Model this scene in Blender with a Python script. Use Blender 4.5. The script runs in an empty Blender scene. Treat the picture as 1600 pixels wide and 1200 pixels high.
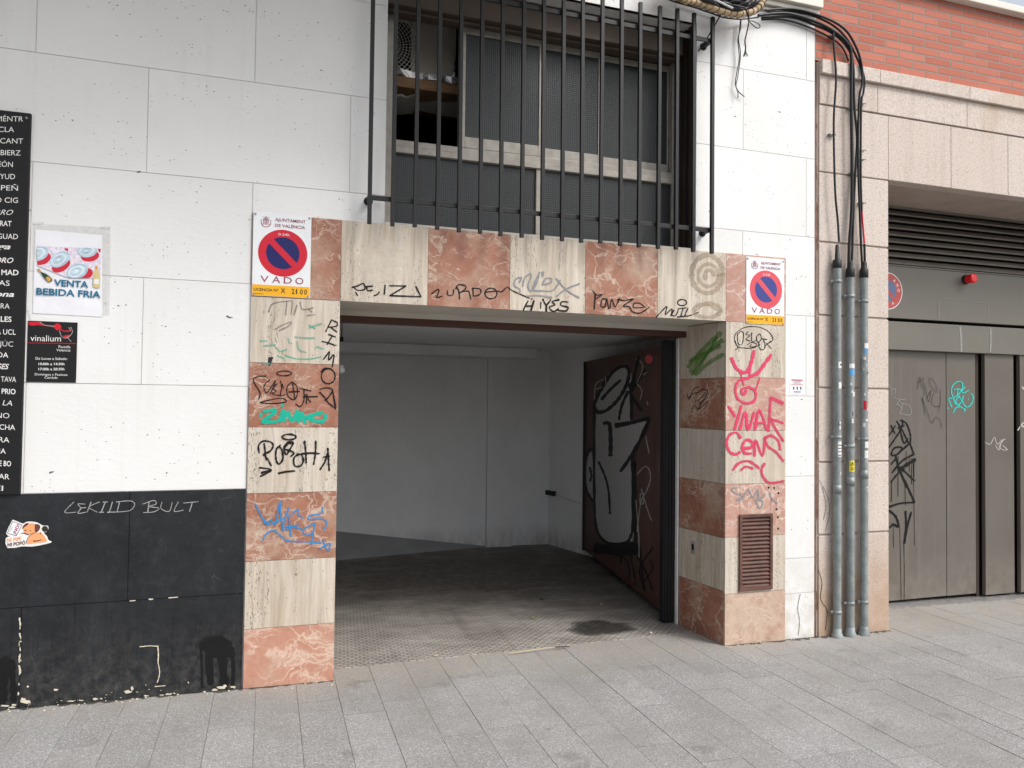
import bpy, bmesh, math, random
from mathutils import Vector, Matrix
random.seed(7)
S = bpy.context.scene
COL = S.collection

# ------------------------------------------------------------------ camera
FPX = 1165.0                                   # focal length in photo pixels (1600 wide)
YAW, PITCH, ROLL = 0.3161346, 0.0262877, 0.0117954
CAM = Vector((0.0, -4.3, 1.55))
_f = Vector((math.sin(YAW)*math.cos(PITCH), math.cos(YAW)*math.cos(PITCH), math.sin(PITCH)))
_r0 = Vector((math.cos(YAW), -math.sin(YAW), 0)); _u0 = _r0.cross(_f)
_r = math.cos(ROLL)*_r0 + math.sin(ROLL)*_u0
_u = -math.sin(ROLL)*_r0 + math.cos(ROLL)*_u0
cam = bpy.data.objects.new('camera', bpy.data.cameras.new('camera')); COL.objects.link(cam)
cam.data.sensor_width = 36.0; cam.data.lens = FPX/1600*36.0
cam.data.clip_start = 0.05; cam.data.clip_end = 1000
cam.matrix_world = Matrix(((_r.x, _u.x, -_f.x, CAM.x), (_r.y, _u.y, -_f.y, CAM.y), (_r.z, _u.z, -_f.z, CAM.z), (0, 0, 0, 1)))
S.camera = cam
S.render.resolution_x, S.render.resolution_y = 1024, 768
# ------------------------------------------------------------------ light: bright hazy sky, soft sun from the upper right
SUN = Vector((0.56, -0.62, 0.92)).normalized()
w = bpy.data.worlds.new("World"); S.world = w; w.use_nodes = True
nt = w.node_tree
bg = nt.nodes['Background']
sky = nt.nodes.new('ShaderNodeTexSky'); sky.sky_type = 'NISHITA'; sky.sun_disc = False
sky.sun_elevation = math.asin(SUN.z); sky.sun_rotation = math.atan2(SUN.x, SUN.y)
sky.air_density = 1.0; sky.dust_density = 4.0; sky.ozone_density = 1.0
hs = nt.nodes.new('ShaderNodeHueSaturation'); hs.inputs['Saturation'].default_value = .38      # thin high haze greys the blue
nt.links.new(sky.outputs[0], hs.inputs['Color']); nt.links.new(hs.outputs[0], bg.inputs[0]); bg.inputs[1].default_value = 0.15
sl = bpy.data.lights.new('sun', 'SUN'); sl.energy = 1.35; sl.angle = math.radians(16); sl.color = (1.0, 0.985, 0.965)
so = bpy.data.objects.new('sun', sl); COL.objects.link(so)
so.rotation_euler = SUN.to_track_quat('Z', 'Y').to_euler()
S.view_settings.view_transform = 'Standard'; S.view_settings.look = 'None'
S.view_settings.exposure = 0.53; S.view_settings.gamma = 1.0
try: S.view_settings.use_curve_mapping = False
except Exception: pass

# ------------------------------------------------------------------ measuring: photo points to points on real planes
def ray(p):
    return _f*FPX + _r*(p[0]-800) - _u*(p[1]-600)
class Plane:
    """a real vertical surface; n points towards the street side"""
    def __init__(s, o, n): s.o, s.n = Vector(o), Vector(n).normalized()
    def pt(s, p, off=0.0):
        d = ray(p); t = (s.o-CAM).dot(s.n)/d.dot(s.n)
        return CAM + d*t + s.n*off
def FY_off(pl, d): return Plane(pl.o+pl.n*d, pl.n)
def FY(y): return Plane((0, y, 0), (0, -1, 0))
def W(px, py, y=0.0): return FY(y).pt((px, py))
def WX(px, py, y=0.0): return W(px, py, y).x
def WZ(px, py, y=0.0): return W(px, py, y).z
SL = -0.0125                                   # the street falls gently to the right
def zg(x): return SL*x
def G(px, py, z=0.0):
    d = ray((px, py)); t = -(CAM.z-z)/(d.z-SL*d.x)
    return CAM + d*t
def C(x0, y0, s): return lambda pts: [(x0+a/s, y0+b/s) for a, b in pts]

# ------------------------------------------------------------------ mesh builder
class MB:
    def __init__(s): s.v, s.f, s.m, s.sm = [], [], [], []
    def add(s, vs, fs, mi=0, smooth=False):
        b = len(s.v); s.v += [Vector(a) for a in vs]
        for f in fs: s.f.append([b+i for i in f]); s.m.append(mi); s.sm.append(smooth)
        return s
    def box(s, x0, x1, y0, y1, z0, z1, mi=0):
        vs = [(x, y, z) for z in (z0, z1) for y in (y0, y1) for x in (x0, x1)]
        return s.add(vs, [(0,2,3,1),(4,5,7,6),(0,1,5,4),(2,6,7,3),(0,4,6,2),(1,3,7,5)], mi)
    def hexa(s, bot, top, mi=0):
        n = len(bot); vs = list(bot)+list(top)
        fs = [tuple(range(n))[::-1], tuple(range(n, 2*n))] + [(i, (i+1) % n, n+(i+1) % n, n+i) for i in range(n)]
        return s.add(vs, fs, mi)
    def tube(s, pts, r, n=10, mi=0, closed=False, caps=True):
        pts = [Vector(p) for p in pts]; N = len(pts)
        rr = r if hasattr(r, '__len__') else [r]*N
        vs, fs = [], []; prev = None
        for i, p in enumerate(pts):
            a = pts[(i-1) % N] if (closed or i > 0) else p
            b = pts[(i+1) % N] if (closed or i < N-1) else p
            t = (b-a).normalized()
            if prev is None:
                ref = Vector((0, 0, 1)) if abs(t.z) < .9 else Vector((1, 0, 0))
                u = t.cross(ref).normalized()
            else:
                u = (prev - t*prev.dot(t)).normalized()
            prev = u; v = t.cross(u)
            for k in range(n):
                a_ = 2*math.pi*k/n; vs.append(p+(u*math.cos(a_)+v*math.sin(a_))*rr[i])
        M = N if closed else N-1
        for i in range(M):
            for k in range(n):
                j = (i+1) % N
                fs.append((i*n+k, i*n+(k+1) % n, j*n+(k+1) % n, j*n+k))
        s.add(vs, fs, mi, True)
        if caps and not closed:
            s.add(vs[:n], [tuple(range(n))[::-1]], mi); s.add(vs[-n:], [tuple(range(n))], mi)
        return s
    def lathe(s, c, axis, prof, n=20, mi=0, smooth=True):
        """prof: (distance along axis, radius)"""
        c = Vector(c); axis = Vector(axis).normalized()
        ref = Vector((0, 0, 1)) if abs(axis.z) < .9 else Vector((1, 0, 0))
        u = axis.cross(ref).normalized(); v = axis.cross(u)
        vs = [c+axis*h+(u*math.cos(2*math.pi*k/n)+v*math.sin(2*math.pi*k/n))*max(r, 1e-5) for h, r in prof for k in range(n)]
        fs = [(i*n+k, i*n+(k+1) % n, (i+1)*n+(k+1) % n, (i+1)*n+k) for i in range(len(prof)-1) for k in range(n)]
        return s.add(vs, fs, mi, smooth)
    def build(s, name, mats, parent=None, loc=None, bevel=0.0, label=None):
        me = bpy.data.meshes.new(name)
        base = Vector(ROOT.get(parent.name, (0, 0, 0))) if parent else Vector(loc or (0, 0, 0))
        me.from_pydata([v-base for v in s.v], [], s.f)
        if not isinstance(mats, (list, tuple)): mats = [mats]
        for m in mats: me.materials.append(m)
        me.polygons.foreach_set('material_index', s.m); me.polygons.foreach_set('use_smooth', s.sm)
        bm = bmesh.new(); bm.from_mesh(me); bmesh.ops.recalc_face_normals(bm, faces=bm.faces) if getattr(s, 'recalc', True) else None
        bm.to_mesh(me); bm.free(); me.update()
        o = bpy.data.objects.new(name, me); COL.objects.link(o)
        if parent: o.parent = parent; ROOT[o.name] = base
        else: o.location = base; ROOT[o.name] = base
        if bevel:
            b = o.modifiers.new('bevel', 'BEVEL'); b.width = bevel; b.segments = 2; b.limit_method = 'ANGLE'; b.angle_limit = math.radians(40)
        if label: o['label'] = label
        return o
ROOT = {}
def thing(name, loc, label, cat, group=None):
    o = bpy.data.objects.new(name, None); COL.objects.link(o); o.location = loc; o.empty_display_size = .1
    ROOT[o.name] = Vector(loc); tag(o, label, cat, group); return o
def tag(o, label, cat, group=None):
    o['label'] = label; o['category'] = cat
    if group: o['group'] = group
    return o

# flat marks on a plane -------------------------------------------------
_lay = [0]
def lift():
    _lay[0] = (_lay[0]+1) % 14
    return 0.0012 + _lay[0]*0.00016
def smooth(pts, k=5):
    if len(pts) < 3: return pts
    P = [Vector(p) for p in pts]; out = []
    for i in range(len(P)-1):
        a, b, c, d = P[max(i-1, 0)], P[i], P[i+1], P[min(i+2, len(P)-1)]
        for j in range(k):
            t = j/k
            out.append(0.5*((2*b)+(c-a)*t+(2*a-5*b+4*c-d)*t*t+(3*b-a-3*c+d)*t**3))
    out.append(P[-1]); return [(p.x, p.y) for p in out]
def ell(cx, cy, rx, ry, n=16, a0=0, a1=360):
    return [(cx+rx*math.cos(math.radians(a0+(a1-a0)*i/n)), cy+ry*math.sin(math.radians(a0+(a1-a0)*i/n))) for i in range(n+1)]
def stroke(mb, pl, pts, wpx, mi=0, taper=False, soft=True):
    """one painted stroke: a thin ribbon lying on the plane, ends rounded"""
    P = [Vector(p) for p in (smooth(pts) if soft else pts)]
    h = wpx/2.0; off = lift(); L, R = [], []; n = len(P)
    dirs = [((P[min(i+1, n-1)]-P[max(i-1, 0)]).normalized() if (P[min(i+1, n-1)]-P[max(i-1, 0)]).length > 1e-6 else Vector((1, 0))) for i in range(n)]
    P2 = [P[0]-dirs[0]*h*.6]+P+[P[-1]+dirs[-1]*h*.6]; D2 = [dirs[0]]+dirs+[dirs[-1]]
    for i, (p, d) in enumerate(zip(P2, D2)):
        t = i/(len(P2)-1)
        ww = h*(0.45 if i in (0, len(P2)-1) else 1.0)*(1-.45*t if taper else 1.0)*(1+.07*math.sin(i*1.7+p.x)+.20*math.sin(.35*i+p.y*.7))*(1.12 if i < 3 else 1.0)
        nn = Vector((-d.y, d.x))*ww; o2 = off+0.00016*t
        L.append(pl.pt(p+nn, o2)); R.append(pl.pt(p-nn, o2))
    m = len(L)
    mb.add(L+R, [(i, i+1, m+i+1, m+i) for i in range(m-1)], mi)
def poly(mb, pl, pts, mi=0, off=None):
    o = lift() if off is None else off
    mb.add([pl.pt(p, o) for p in pts], [tuple(range(len(pts)))], mi)
_tc = {}
def text_geo(s, bold=0.0, shear=0.0, space=1.0):
    k = (s, bold, shear, space)
    if k not in _tc:
        cu = bpy.data.curves.new('lettering', 'FONT'); cu.body = s; cu.offset = bold; cu.shear = shear; cu.space_character = space
        cu.resolution_u = 3
        ob = bpy.data.objects.new('lettering', cu); COL.objects.link(ob)
        bpy.context.view_layer.update()
        me = bpy.data.meshes.new_from_object(ob)
        _tc[k] = ([v.co.copy() for v in me.vertices], [tuple(p.vertices) for p in me.polygons])
        bpy.data.objects.remove(ob); bpy.data.curves.remove(cu); bpy.data.meshes.remove(me)
    return _tc[k]
def text(mb, pl, s, pL, pR, h, mi=0, off=0.0016, bold=0.0, shear=0.0, space=1.0):
    vs, fs = text_geo(s, bold, shear, space)
    x0 = min(v.x for v in vs); x1 = max(v.x for v in vs)
    A, B = pl.pt(pL, off), pl.pt(pR, off)
    hm = (pl.pt((pL[0], pL[1]-h))-pl.pt(pL)).length
    ex = (B-A)
    mb.add([A+ex*((v.x-x0)/(x1-x0))+Vector((0, 0, 1))*(hm*v.y/0.73) for v in vs], fs, mi)

# ------------------------------------------------------------------ materials
class NT:
    def __init__(s, name):
        s.m = bpy.data.materials.new(name); s.m.use_nodes = True; s.t = s.m.node_tree
        s.b = s.t.nodes['Principled BSDF']; s.b.inputs['Specular IOR Level'].default_value = .35
    def n(s, ty, **k):
        nd = s.t.nodes.new('ShaderNode'+ty)
        for a, v in k.items():
            if a.startswith('i_'):
                nm = a[2:].replace('_', ' ')
                s.set(nd.inputs[int(nm)] if nm.isdigit() else nd.inputs[nm], v)
            else: setattr(nd, a, v)
        return nd
    def set(s, inp, v):
        if hasattr(v, 'is_output'): s.t.links.new(v, inp)
        elif hasattr(v, 'outputs'): s.t.links.new(v.outputs[0], inp)
        else:
            if isinstance(v, tuple) and len(v) == 3 and inp.type == 'RGBA': v = v+(1,)
            inp.default_value = v
    def pos(s): return s.n('NewGeometry').outputs['Position']
    def rnd(s): return s.n('NewGeometry').outputs['Random Per Island']
    def map(s, v, scale=(1, 1, 1), rot=(0, 0, 0), loc=(0, 0, 0)):
        return s.n('Mapping', i_Vector=v, i_Scale=scale, i_Rotation=rot, i_Location=loc).outputs[0]
    def noise(s, v, sc, det=3, rough=.55, dist=0.0):
        return s.n('TexNoise', i_Vector=v, i_Scale=sc, i_Detail=det, i_Roughness=rough, i_Distortion=dist).outputs[0]
    def vor(s, v, sc, feat='F1', rnd=1.0):
        return s.n('TexVoronoi', feature=feat, i_Vector=v, i_Scale=sc, i_Randomness=rnd)
    def ramp(s, f, a, b, lo=0.0, hi=1.0):
        return s.n('MapRange', i_0=f, i_1=a, i_2=b, i_3=lo, i_4=hi).outputs[0]
    def math(s, op, a, b=0.0):
        return s.n('Math', operation=op, i_0=a, i_1=b).outputs[0]
    def mix(s, f, a, b, mode='MIX'):
        nd = s.n('MixRGB', blend_type=mode); s.set(nd.inputs[0], f); s.set(nd.inputs[1], a); s.set(nd.inputs[2], b); return nd.outputs[0]
    def vadd(s, a, b):
        return s.n('VectorMath', operation='ADD', i_0=a, i_1=b).outputs[0]
    def out(s, col=None, rough=None, h=None, hs=1.0, hd=.002, metal=None):
        if col is not None: s.set(s.b.inputs['Base Color'], col)
        if rough is not None: s.set(s.b.inputs['Roughness'], rough)
        if metal is not None: s.set(s.b.inputs['Metallic'], metal)
        if h is not None:
            bp = s.n('Bump', i_Strength=hs, i_Distance=hd, i_Height=h); s.t.links.new(bp.outputs[0], s.b.inputs['Normal'])
        return s.m
def isl_off(N, p):
    r = N.rnd()
    return N.vadd(p, N.n('CombineXYZ', i_0=N.math('MULTIPLY', r, 37.0), i_1=N.math('MULTIPLY', r, 11.3), i_2=N.math('MULTIPLY', r, 53.0)).outputs[0])
def simple(name, col, rough=.5, metal=0.0, var=.12, sc=6.0, bump=0.0):
    N = NT(name); p = N.pos(); f = N.noise(p, sc, 5, .65)
    c = N.mix(N.ramp(f, .3, .7), tuple(a*(1-var) for a in col), tuple(a*(1+var) for a in col))
    fine = N.noise(p, 140, 2)
    return N.out(c, N.ramp(f, .2, .8, max(rough-.08, .05), min(rough+.1, 1)), h=fine if bump else None, hs=bump, hd=.001, metal=metal)

def m_white():
    N = NT('white_painted_travertine'); p = N.pos(); q = isl_off(N, p)
    bands = N.noise(N.map(q, (1.1, 1, 4.5)), 1.6, 3, .6)
    mask = N.ramp(N.math('ADD', bands, N.ramp(N.noise(q, 4, 3), .3, .7, -.09, .09)), .52, .66)
    v1 = N.vor(N.map(p, (.55, .55, 1.25)), 95)
    pick = N.math('GREATER_THAN', N.n('SeparateColor', i_0=v1.outputs['Color']).outputs[0], N.ramp(mask, 0, 1, .9992, .74))
    shp = N.math('LESS_THAN', v1.outputs['Distance'], N.ramp(N.noise(p, 40, 1), .3, .75, .04, .34))
    pit = N.math('MULTIPLY', pick, shp)
    v2 = N.vor(N.map(N.n('VectorMath', operation='MULTIPLY_ADD', i_0=N.n('TexNoise', i_Vector=p, i_Scale=35.0, i_Detail=3.0).outputs['Color'], i_1=(.05, .05, .02), i_2=p).outputs[0], (.5, .5, 1.4)), 22)
    pick2 = N.math('GREATER_THAN', N.n('SeparateColor', i_0=v2.outputs['Color']).outputs[0], .975)
    pit2 = N.math('MULTIPLY', pick2, N.math('LESS_THAN', N.math('ADD', v2.outputs['Distance'], N.ramp(N.noise(p, 120, 2), .2, .8, -.05, .1)), .16))
    pits = N.math('MAXIMUM', pit, pit2)
    blot = N.noise(q, 1.3, 4, .6); fine = N.noise(N.map(p, (1, 1, 3)), 30, 4, .7)
    c = N.mix(N.ramp(blot, .3, .7), (.72, .717, .703), (.79, .789, .778))
    c = N.mix(N.ramp(fine, .50, .85, 0, .25), c, (.60, .59, .56))
    c = N.mix(N.math('MULTIPLY', N.rnd(), .30), c, (.66, .655, .64))
    stk_ = N.noise(N.map(p, (16, 16, .35)), 1.0, 4, .6); area = N.noise(p, 1.1, 3)
    c = N.mix(N.math('MULTIPLY', N.ramp(stk_, .54, .76, 0, .28), N.ramp(area, .45, .62)), c, (.55, .535, .50))
    sp = N.n('SeparateXYZ', i_0=p)
    low = N.math('MULTIPLY', N.ramp(sp.outputs[2], .75, .05), N.ramp(N.noise(p, 7, 4, .7), .35, .7))
    c = N.mix(N.math('MULTIPLY', low, .85), c, (.46, .42, .35))
    c = N.mix(pits, c, (.10, .095, .09))
    rel = N.math('ADD', N.noise(N.map(p, (1, 1, 2.6)), 18, 5, .7), N.math('MULTIPLY', N.noise(N.map(p, (.6, .6, 6)), 55, 3, .6), .5))
    h = N.math('SUBTRACT', N.math('MULTIPLY', rel, .5), N.math('MULTIPLY', pits, 1.5))
    return N.out(c, .5, h, .8, .003)
def m_black():
    N = NT('black_painted_stone'); p = N.pos()
    f = N.noise(N.map(p, (1.3, 1, .8)), 2.6, 5, .7); f2 = N.noise(p, 26, 5, .75)
    c = N.mix(N.ramp(f, .35, .7), (.006, .007, .009), (.019, .021, .024))
    c = N.mix(N.ramp(f2, .5, .75, 0, .5), c, (.034, .036, .040))
    dr = N.noise(N.map(p, (85, 1, 1.0)), 1.0, 2, .5)
    sp = N.n('SeparateXYZ', i_0=p)
    dm = N.math('MULTIPLY', N.ramp(dr, .57, .63), N.ramp(N.math('ADD', sp.outputs[2], N.ramp(N.noise(N.map(p, (14, 1, .4)), 1), .3, .7, -.15, .12)), .46, .36))
    c = N.mix(N.math('MULTIPLY', dm, .8), c, (.006, .006, .007))
    scuff = N.math('MULTIPLY', N.ramp(N.noise(N.map(p, (2, 1, 9)), 4, 5, .75), .56, .68), N.ramp(N.noise(p, 3, 2), .45, .6))
    c = N.mix(N.math('MULTIPLY', scuff, .6), c, (.007, .007, .008))
    dust = N.math('MULTIPLY', N.ramp(sp.outputs[2], .42, -.02), N.ramp(N.noise(p, 22, 5, .75), .42, .68))
    c = N.mix(N.math('MULTIPLY', dust, .45), c, (.12, .112, .10))
    v = N.vor(p, 34); chip = N.math('MULTIPLY', N.math('GREATER_THAN', N.n('SeparateColor', i_0=v.outputs['Color']).outputs[1], .985), N.math('LESS_THAN', v.outputs['Distance'], .10))
    c = N.mix(chip, c, (.42, .41, .38))
    scr = N.vor(N.map(p, (3, 3, .5), rot=(0, .5, 0)), 9, 'DISTANCE_TO_EDGE')
    c = N.mix(N.math('MULTIPLY', N.math('LESS_THAN', scr.outputs[0], .006), N.ramp(f, .52, .6, 0, .35)), c, (.12, .12, .12))
    return N.out(c, N.ramp(f2, .3, .7, .48, .7), N.math('ADD', f2, N.math('MULTIPLY', chip, -.6)), .35, .002)
def m_trav():
    N = NT('vein_cut_travertine'); p = N.pos(); q = isl_off(N, p); r = N.rnd()
    w1 = N.noise(q, 3, 2); qd = N.vadd(q, N.n('CombineXYZ', i_0=N.math('MULTIPLY', w1, .06), i_1=0.0, i_2=0.0).outputs[0])
    st = N.noise(N.map(qd, (26, 26, 1.5)), 1.0, 5, .65)
    st2 = N.noise(N.map(qd, (70, 70, 4)), 1.0, 3, .6)
    c = N.mix(N.ramp(st, .28, .72), (.34, .27, .20), (.64, .57, .475))
    c = N.mix(N.ramp(st2, .45, .8, 0, .45), c, (.74, .69, .61))
    c = N.mix(N.math('MULTIPLY', r, .35), c, (.60, .56, .50))
    c = N.mix(N.ramp(N.noise(q, 5, 3), .5, .8, 0, .45), c, (.46, .36, .25))
    band = N.ramp(N.noise(N.map(qd, (13, 13, .9)), 1.0, 4, .6), .50, .60)
    v = N.vor(N.map(qd, (1.35, 1.35, .55)), 88)
    pick = N.math('GREATER_THAN', N.n('SeparateColor', i_0=v.outputs['Color']).outputs[0], N.ramp(band, 0, 1, .965, .22))
    pit = N.math('MULTIPLY', pick, N.math('LESS_THAN', N.math('ADD', v.outputs['Distance'], N.ramp(N.noise(p, 220, 1), .3, .7, -.12, .14)), .24))
    pn = N.noise(N.map(qd, (150, 150, 34)), 1.0, 2, .6)
    pit = N.math('MAXIMUM', pit, N.math('MULTIPLY', N.ramp(pn, .61, .66), N.ramp(band, .15, .8)))
    lines = N.noise(N.map(qd, (48, 48, .8)), 1.0, 4, .7)
    c = N.mix(N.ramp(lines, .56, .70, 0, .6), c, (.36, .28, .195))
    c = N.mix(N.math('MULTIPLY', pit, .80), c, (.12, .095, .07))
    return N.out(c, .42, N.math('SUBTRACT', N.math('MULTIPLY', st2, .2), pit), .55, .002)
def m_red(name='red_veined_marble', base=(.36, .165, .106), alt=(.25, .102, .064), vein=(.54, .43, .345), worn=0.0):
    N = NT(name); p = N.pos(); q = isl_off(N, p); r = N.rnd()
    d = N.n('TexNoise', i_Vector=q, i_Scale=4.0, i_Detail=4.0); d2 = N.n('TexNoise', i_Vector=q, i_Scale=17.0, i_Detail=3.0)
    qq = N.n('VectorMath', operation='MULTIPLY_ADD', i_0=d.outputs['Color'], i_1=(.30, .30, .30), i_2=q).outputs[0]
    qq = N.n('VectorMath', operation='MULTIPLY_ADD', i_0=d2.outputs['Color'], i_1=(.035, .035, .035), i_2=qq).outputs[0]
    cl = N.noise(q, 5, 5, .65)
    c = N.mix(N.ramp(cl, .3, .7), alt, base)
    c = N.mix(N.ramp(N.noise(q, 14, 4, .7), .52, .8, 0, .55), c, (.46, .24, .175))
    c = N.mix(N.ramp(N.noise(q, 38, 4, .75), .55, .8, 0, .55), c, (.20, .085, .06))
    def ridge(v, sc, rot, w_, det=4.0, st=2.2):
        n_ = N.noise(N.map(v, (1, 1, st), rot=(0, rot, 0)), sc, det, .55)
        return N.ramp(N.math('ABSOLUTE', N.math('SUBTRACT', n_, .5)), w_, 0)
    k1 = N.math('MULTIPLY', ridge(qq, 1.5, .75, .016), N.ramp(N.noise(q, 3.5, 2), .36, .52))
    k1 = N.math('MAXIMUM', k1, N.math('MULTIPLY', ridge(N.vadd(qq, (7.1, 3.3, 1.7)), 2.2, -.6, .013), N.ramp(N.noise(q, 4.5, 2), .42, .56)))
    k2 = N.math('MULTIPLY', ridge(N.vadd(qq, (2.1, 9.3, 4.7)), 4.5, .3, .020, 3, 1.5), N.ramp(N.noise(q, 4, 3), .45, .6, 0, .85))
    halo = N.math('MULTIPLY', ridge(qq, 1.5, .75, .10), N.ramp(N.noise(q, 24, 4, .75), .50, .72, 0, .42))
    k2 = N.math('MAXIMUM', k2, halo)
    e1 = N.vor(N.map(qq, (1, 1, 1.6), rot=(0, .6, 0)), 3.6, 'DISTANCE_TO_EDGE').outputs[0]
    k1 = N.math('MAXIMUM', k1, N.math('MULTIPLY', N.ramp(e1, .024, .003), N.ramp(N.noise(q, 3.2, 3), .46, .60)))
    e2 = N.vor(N.map(qq, (1, 1, 1), rot=(0, -.5, 0)), 15, 'DISTANCE_TO_EDGE').outputs[0]
    k2 = N.math('MAXIMUM', k2, N.math('MULTIPLY', N.ramp(e2, .030, .002, 0, .8), N.ramp(N.noise(q, 3.1, 3), .49, .63)))
    k = N.math('MAXIMUM', k1, k2)
    c = N.mix(N.math('MULTIPLY', k, N.ramp(N.noise(q, 50, 3), .3, .6, .55, 1.0)), c, vein)
    c = N.mix(N.math('MULTIPLY', N.ramp(N.noise(q, 3, 4), .50, .68), .6), c, (.50, .405, .31))
    if worn: c = N.mix(N.ramp(N.noise(p, 9, 6, .75), .38, .6, worn*.1, worn), c, (.56, .43, .335))
    return N.out(c, N.ramp(cl, .3, .7, .30, .45), N.noise(p, 60, 3), .06, .001)
def m_granite():
    N = NT('pink_beige_granite'); p = N.pos(); r = N.rnd()
    n1 = N.noise(p, 75, 4, .8); n2 = N.noise(p, 1.8, 4, .6); v = N.vor(p, 95)
    c = N.mix(r, (.57, .475, .42), (.635, .55, .495))
    c = N.mix(N.ramp(n1, .35, .65, 0, .85), N.mix(.5, c, (.34, .26, .20)), N.mix(.45, c, (.80, .73, .67)))
    pick = N.math('GREATER_THAN', N.n('SeparateColor', i_0=v.outputs['Color']).outputs[0], N.ramp(N.noise(p, 5, 3), .35, .65, .96, .62))
    pit = N.math('MULTIPLY', pick, N.math('LESS_THAN', v.outputs['Distance'], .3))
    c = N.mix(N.math('MULTIPLY', pit, .7), c, (.13, .10, .08))
    sp = N.n('SeparateXYZ', i_0=p)
    st = N.math('MULTIPLY', N.ramp(N.math('ADD', sp.outputs[2], N.ramp(n2, .3, .7, -.22, .22)), .62, .08), N.ramp(N.noise(p, 6, 4), .25, .55, .55, 1))
    c = N.mix(N.math('MULTIPLY', st, .62), c, (.33, .19, .09))
    dk = N.noise(N.map(p, (9, 9, .5)), 1.0, 4, .65)
    c = N.mix(N.ramp(dk, .52, .75, 0, .35), c, (.33, .28, .235))
    och = N.math('MULTIPLY', N.ramp(N.noise(N.map(p, (1, 1, .6), loc=(3.1, 0, 1)), 1.4, 3), .52, .68), N.ramp(sp.outputs[2], 3.45, 3.75, 0, .75))
    c = N.mix(och, c, (.44, .31, .18))
    return N.out(c, .7, N.math('SUBTRACT', n1, pit), .5, .002)
def m_brick():
    N = NT('red_brick'); p = N.pos()
    c0 = N.n('CombineXYZ', i_0=N.n('SeparateXYZ', i_0=p).outputs[0], i_1=N.n('SeparateXYZ', i_0=p).outputs[2], i_2=0.0).outputs[0]
    b = N.n('TexBrick', i_Vector=N.map(c0, loc=(.105, -.002, 0)), i_Color1=(.39, .102, .062), i_Color2=(.50, .158, .100), i_Mortar=(.27, .205, .17), i_Scale=1.0)
    N.set(b.inputs['Mortar Size'], .0078); N.set(b.inputs['Mortar Smooth'], .25); N.set(b.inputs['Brick Width'], .25); N.set(b.inputs['Row Height'], .06); N.set(b.inputs['Bias'], .0)
    f = N.noise(p, 60, 4, .7); g = N.noise(N.map(p, (1, 1, .4)), 2.5, 3)
    c = N.mix(N.ramp(f, .3, .75, 0, .35), b.outputs[0], N.mix(.4, b.outputs[0], (.62, .30, .22)))
    c = N.mix(N.ramp(g, .5, .8, 0, .22), c, (.30, .14, .10))
    return N.out(c, .75, N.math('SUBTRACT', N.math('MULTIPLY', f, .15), b.outputs['Fac']), 1.0, .010)
def m_paver():
    N = NT('grey_granite_paver'); p = N.pos(); r = N.rnd()
    n1 = N.noise(p, 150, 3, .85); v = N.vor(p, 210); n2 = N.noise(p, 1.7, 4, .6); n3 = N.noise(p, 7, 4, .65)
    c = N.mix(r, (.245, .241, .234), (.300, .295, .288))
    c = N.mix(N.ramp(N.n('SeparateColor', i_0=v.outputs['Color']).outputs[0], .55, 1, 0, .7), c, (.56, .56, .56))
    c = N.mix(N.ramp(n1, .50, .68, 0, .85), c, (.075, .075, .076))
    c = N.mix(N.ramp(n2, .42, .7, 0, .55), c, (.205, .195, .18))
    c = N.mix(N.ramp(n3, .55, .8, 0, .4), c, (.175, .17, .16))
    sp = N.n('SeparateXYZ', i_0=p)
    c = N.mix(N.math('MULTIPLY', N.ramp(sp.outputs[1], -.35, .05), N.ramp(n3, .3, .6, .1, .55)), c, (.34, .30, .25))
    spot = N.math('MULTIPLY', N.ramp(N.noise(p, 2.9, 5, .7), .60, .70), .45)
    c = N.mix(spot, c, (.13, .12, .108))
    g = N.vor(p, 3.4); gum = N.math('MULTIPLY', N.math('GREATER_THAN', N.n('SeparateColor', i_0=g.outputs['Color']).outputs[0], .45), N.math('LESS_THAN', N.math('ADD', g.outputs['Distance'], N.ramp(N.noise(p, 30, 2), .3, .7, -.012, .012)), .042))
    c = N.mix(N.math('MULTIPLY', gum, .55), c, (.10, .098, .095))
    return N.out(c, .72, n1, .35, .0012)
def m_plate():
    N = NT('dusty_tread_plate'); p = N.pos()
    q = N.map(p, (1, 1, 1), rot=(0, 0, .09))
    a = N.n('TexBrick', i_Vector=q, i_Color1=(1, 1, 1), i_Color2=(1, 1, 1), i_Mortar=(0, 0, 0), i_Scale=1.0)
    N.set(a.inputs['Mortar Size'], .0085); N.set(a.inputs['Mortar Smooth'], .6); N.set(a.inputs['Brick Width'], .048); N.set(a.inputs['Row Height'], .029)
    f = N.noise(N.map(p, (1, 2.2, 1), rot=(0, 0, .25)), 2.2, 5, .7); f2 = N.noise(p, 14, 4, .7)
    c = N.mix(N.ramp(f, .3, .7), (.16, .145, .13), (.34, .315, .28))
    c = N.mix(N.math('MULTIPLY', N.ramp(f2, .3, .7, .25, .85), a.outputs['Color']), c, (.50, .47, .425))
    ti = N.noise(N.map(p, (7, .9, 1), rot=(0, 0, -.5)), 1.0, 3, .6)
    c = N.mix(N.ramp(ti, .55, .75, 0, .4), c, (.06, .053, .047))
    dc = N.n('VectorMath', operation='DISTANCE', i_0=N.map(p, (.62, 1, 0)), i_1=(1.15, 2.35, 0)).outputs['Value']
    grime_shade = N.ramp(N.math('ADD', dc, N.ramp(f, .25, .75, -.45, .45)), 2.1, .55)  # grime patch, with the shade deep in the garage put into its colour
    c = N.mix(N.math('MULTIPLY', grime_shade, N.ramp(f2, .2, .6, .6, .85)), c, (.060, .048, .040))
    return N.out(c, N.ramp(f2, .3, .7, .5, .75), N.n('RGBToBW', i_0=a.outputs['Color']).outputs[0], 1.0, .008, metal=.1)
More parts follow.
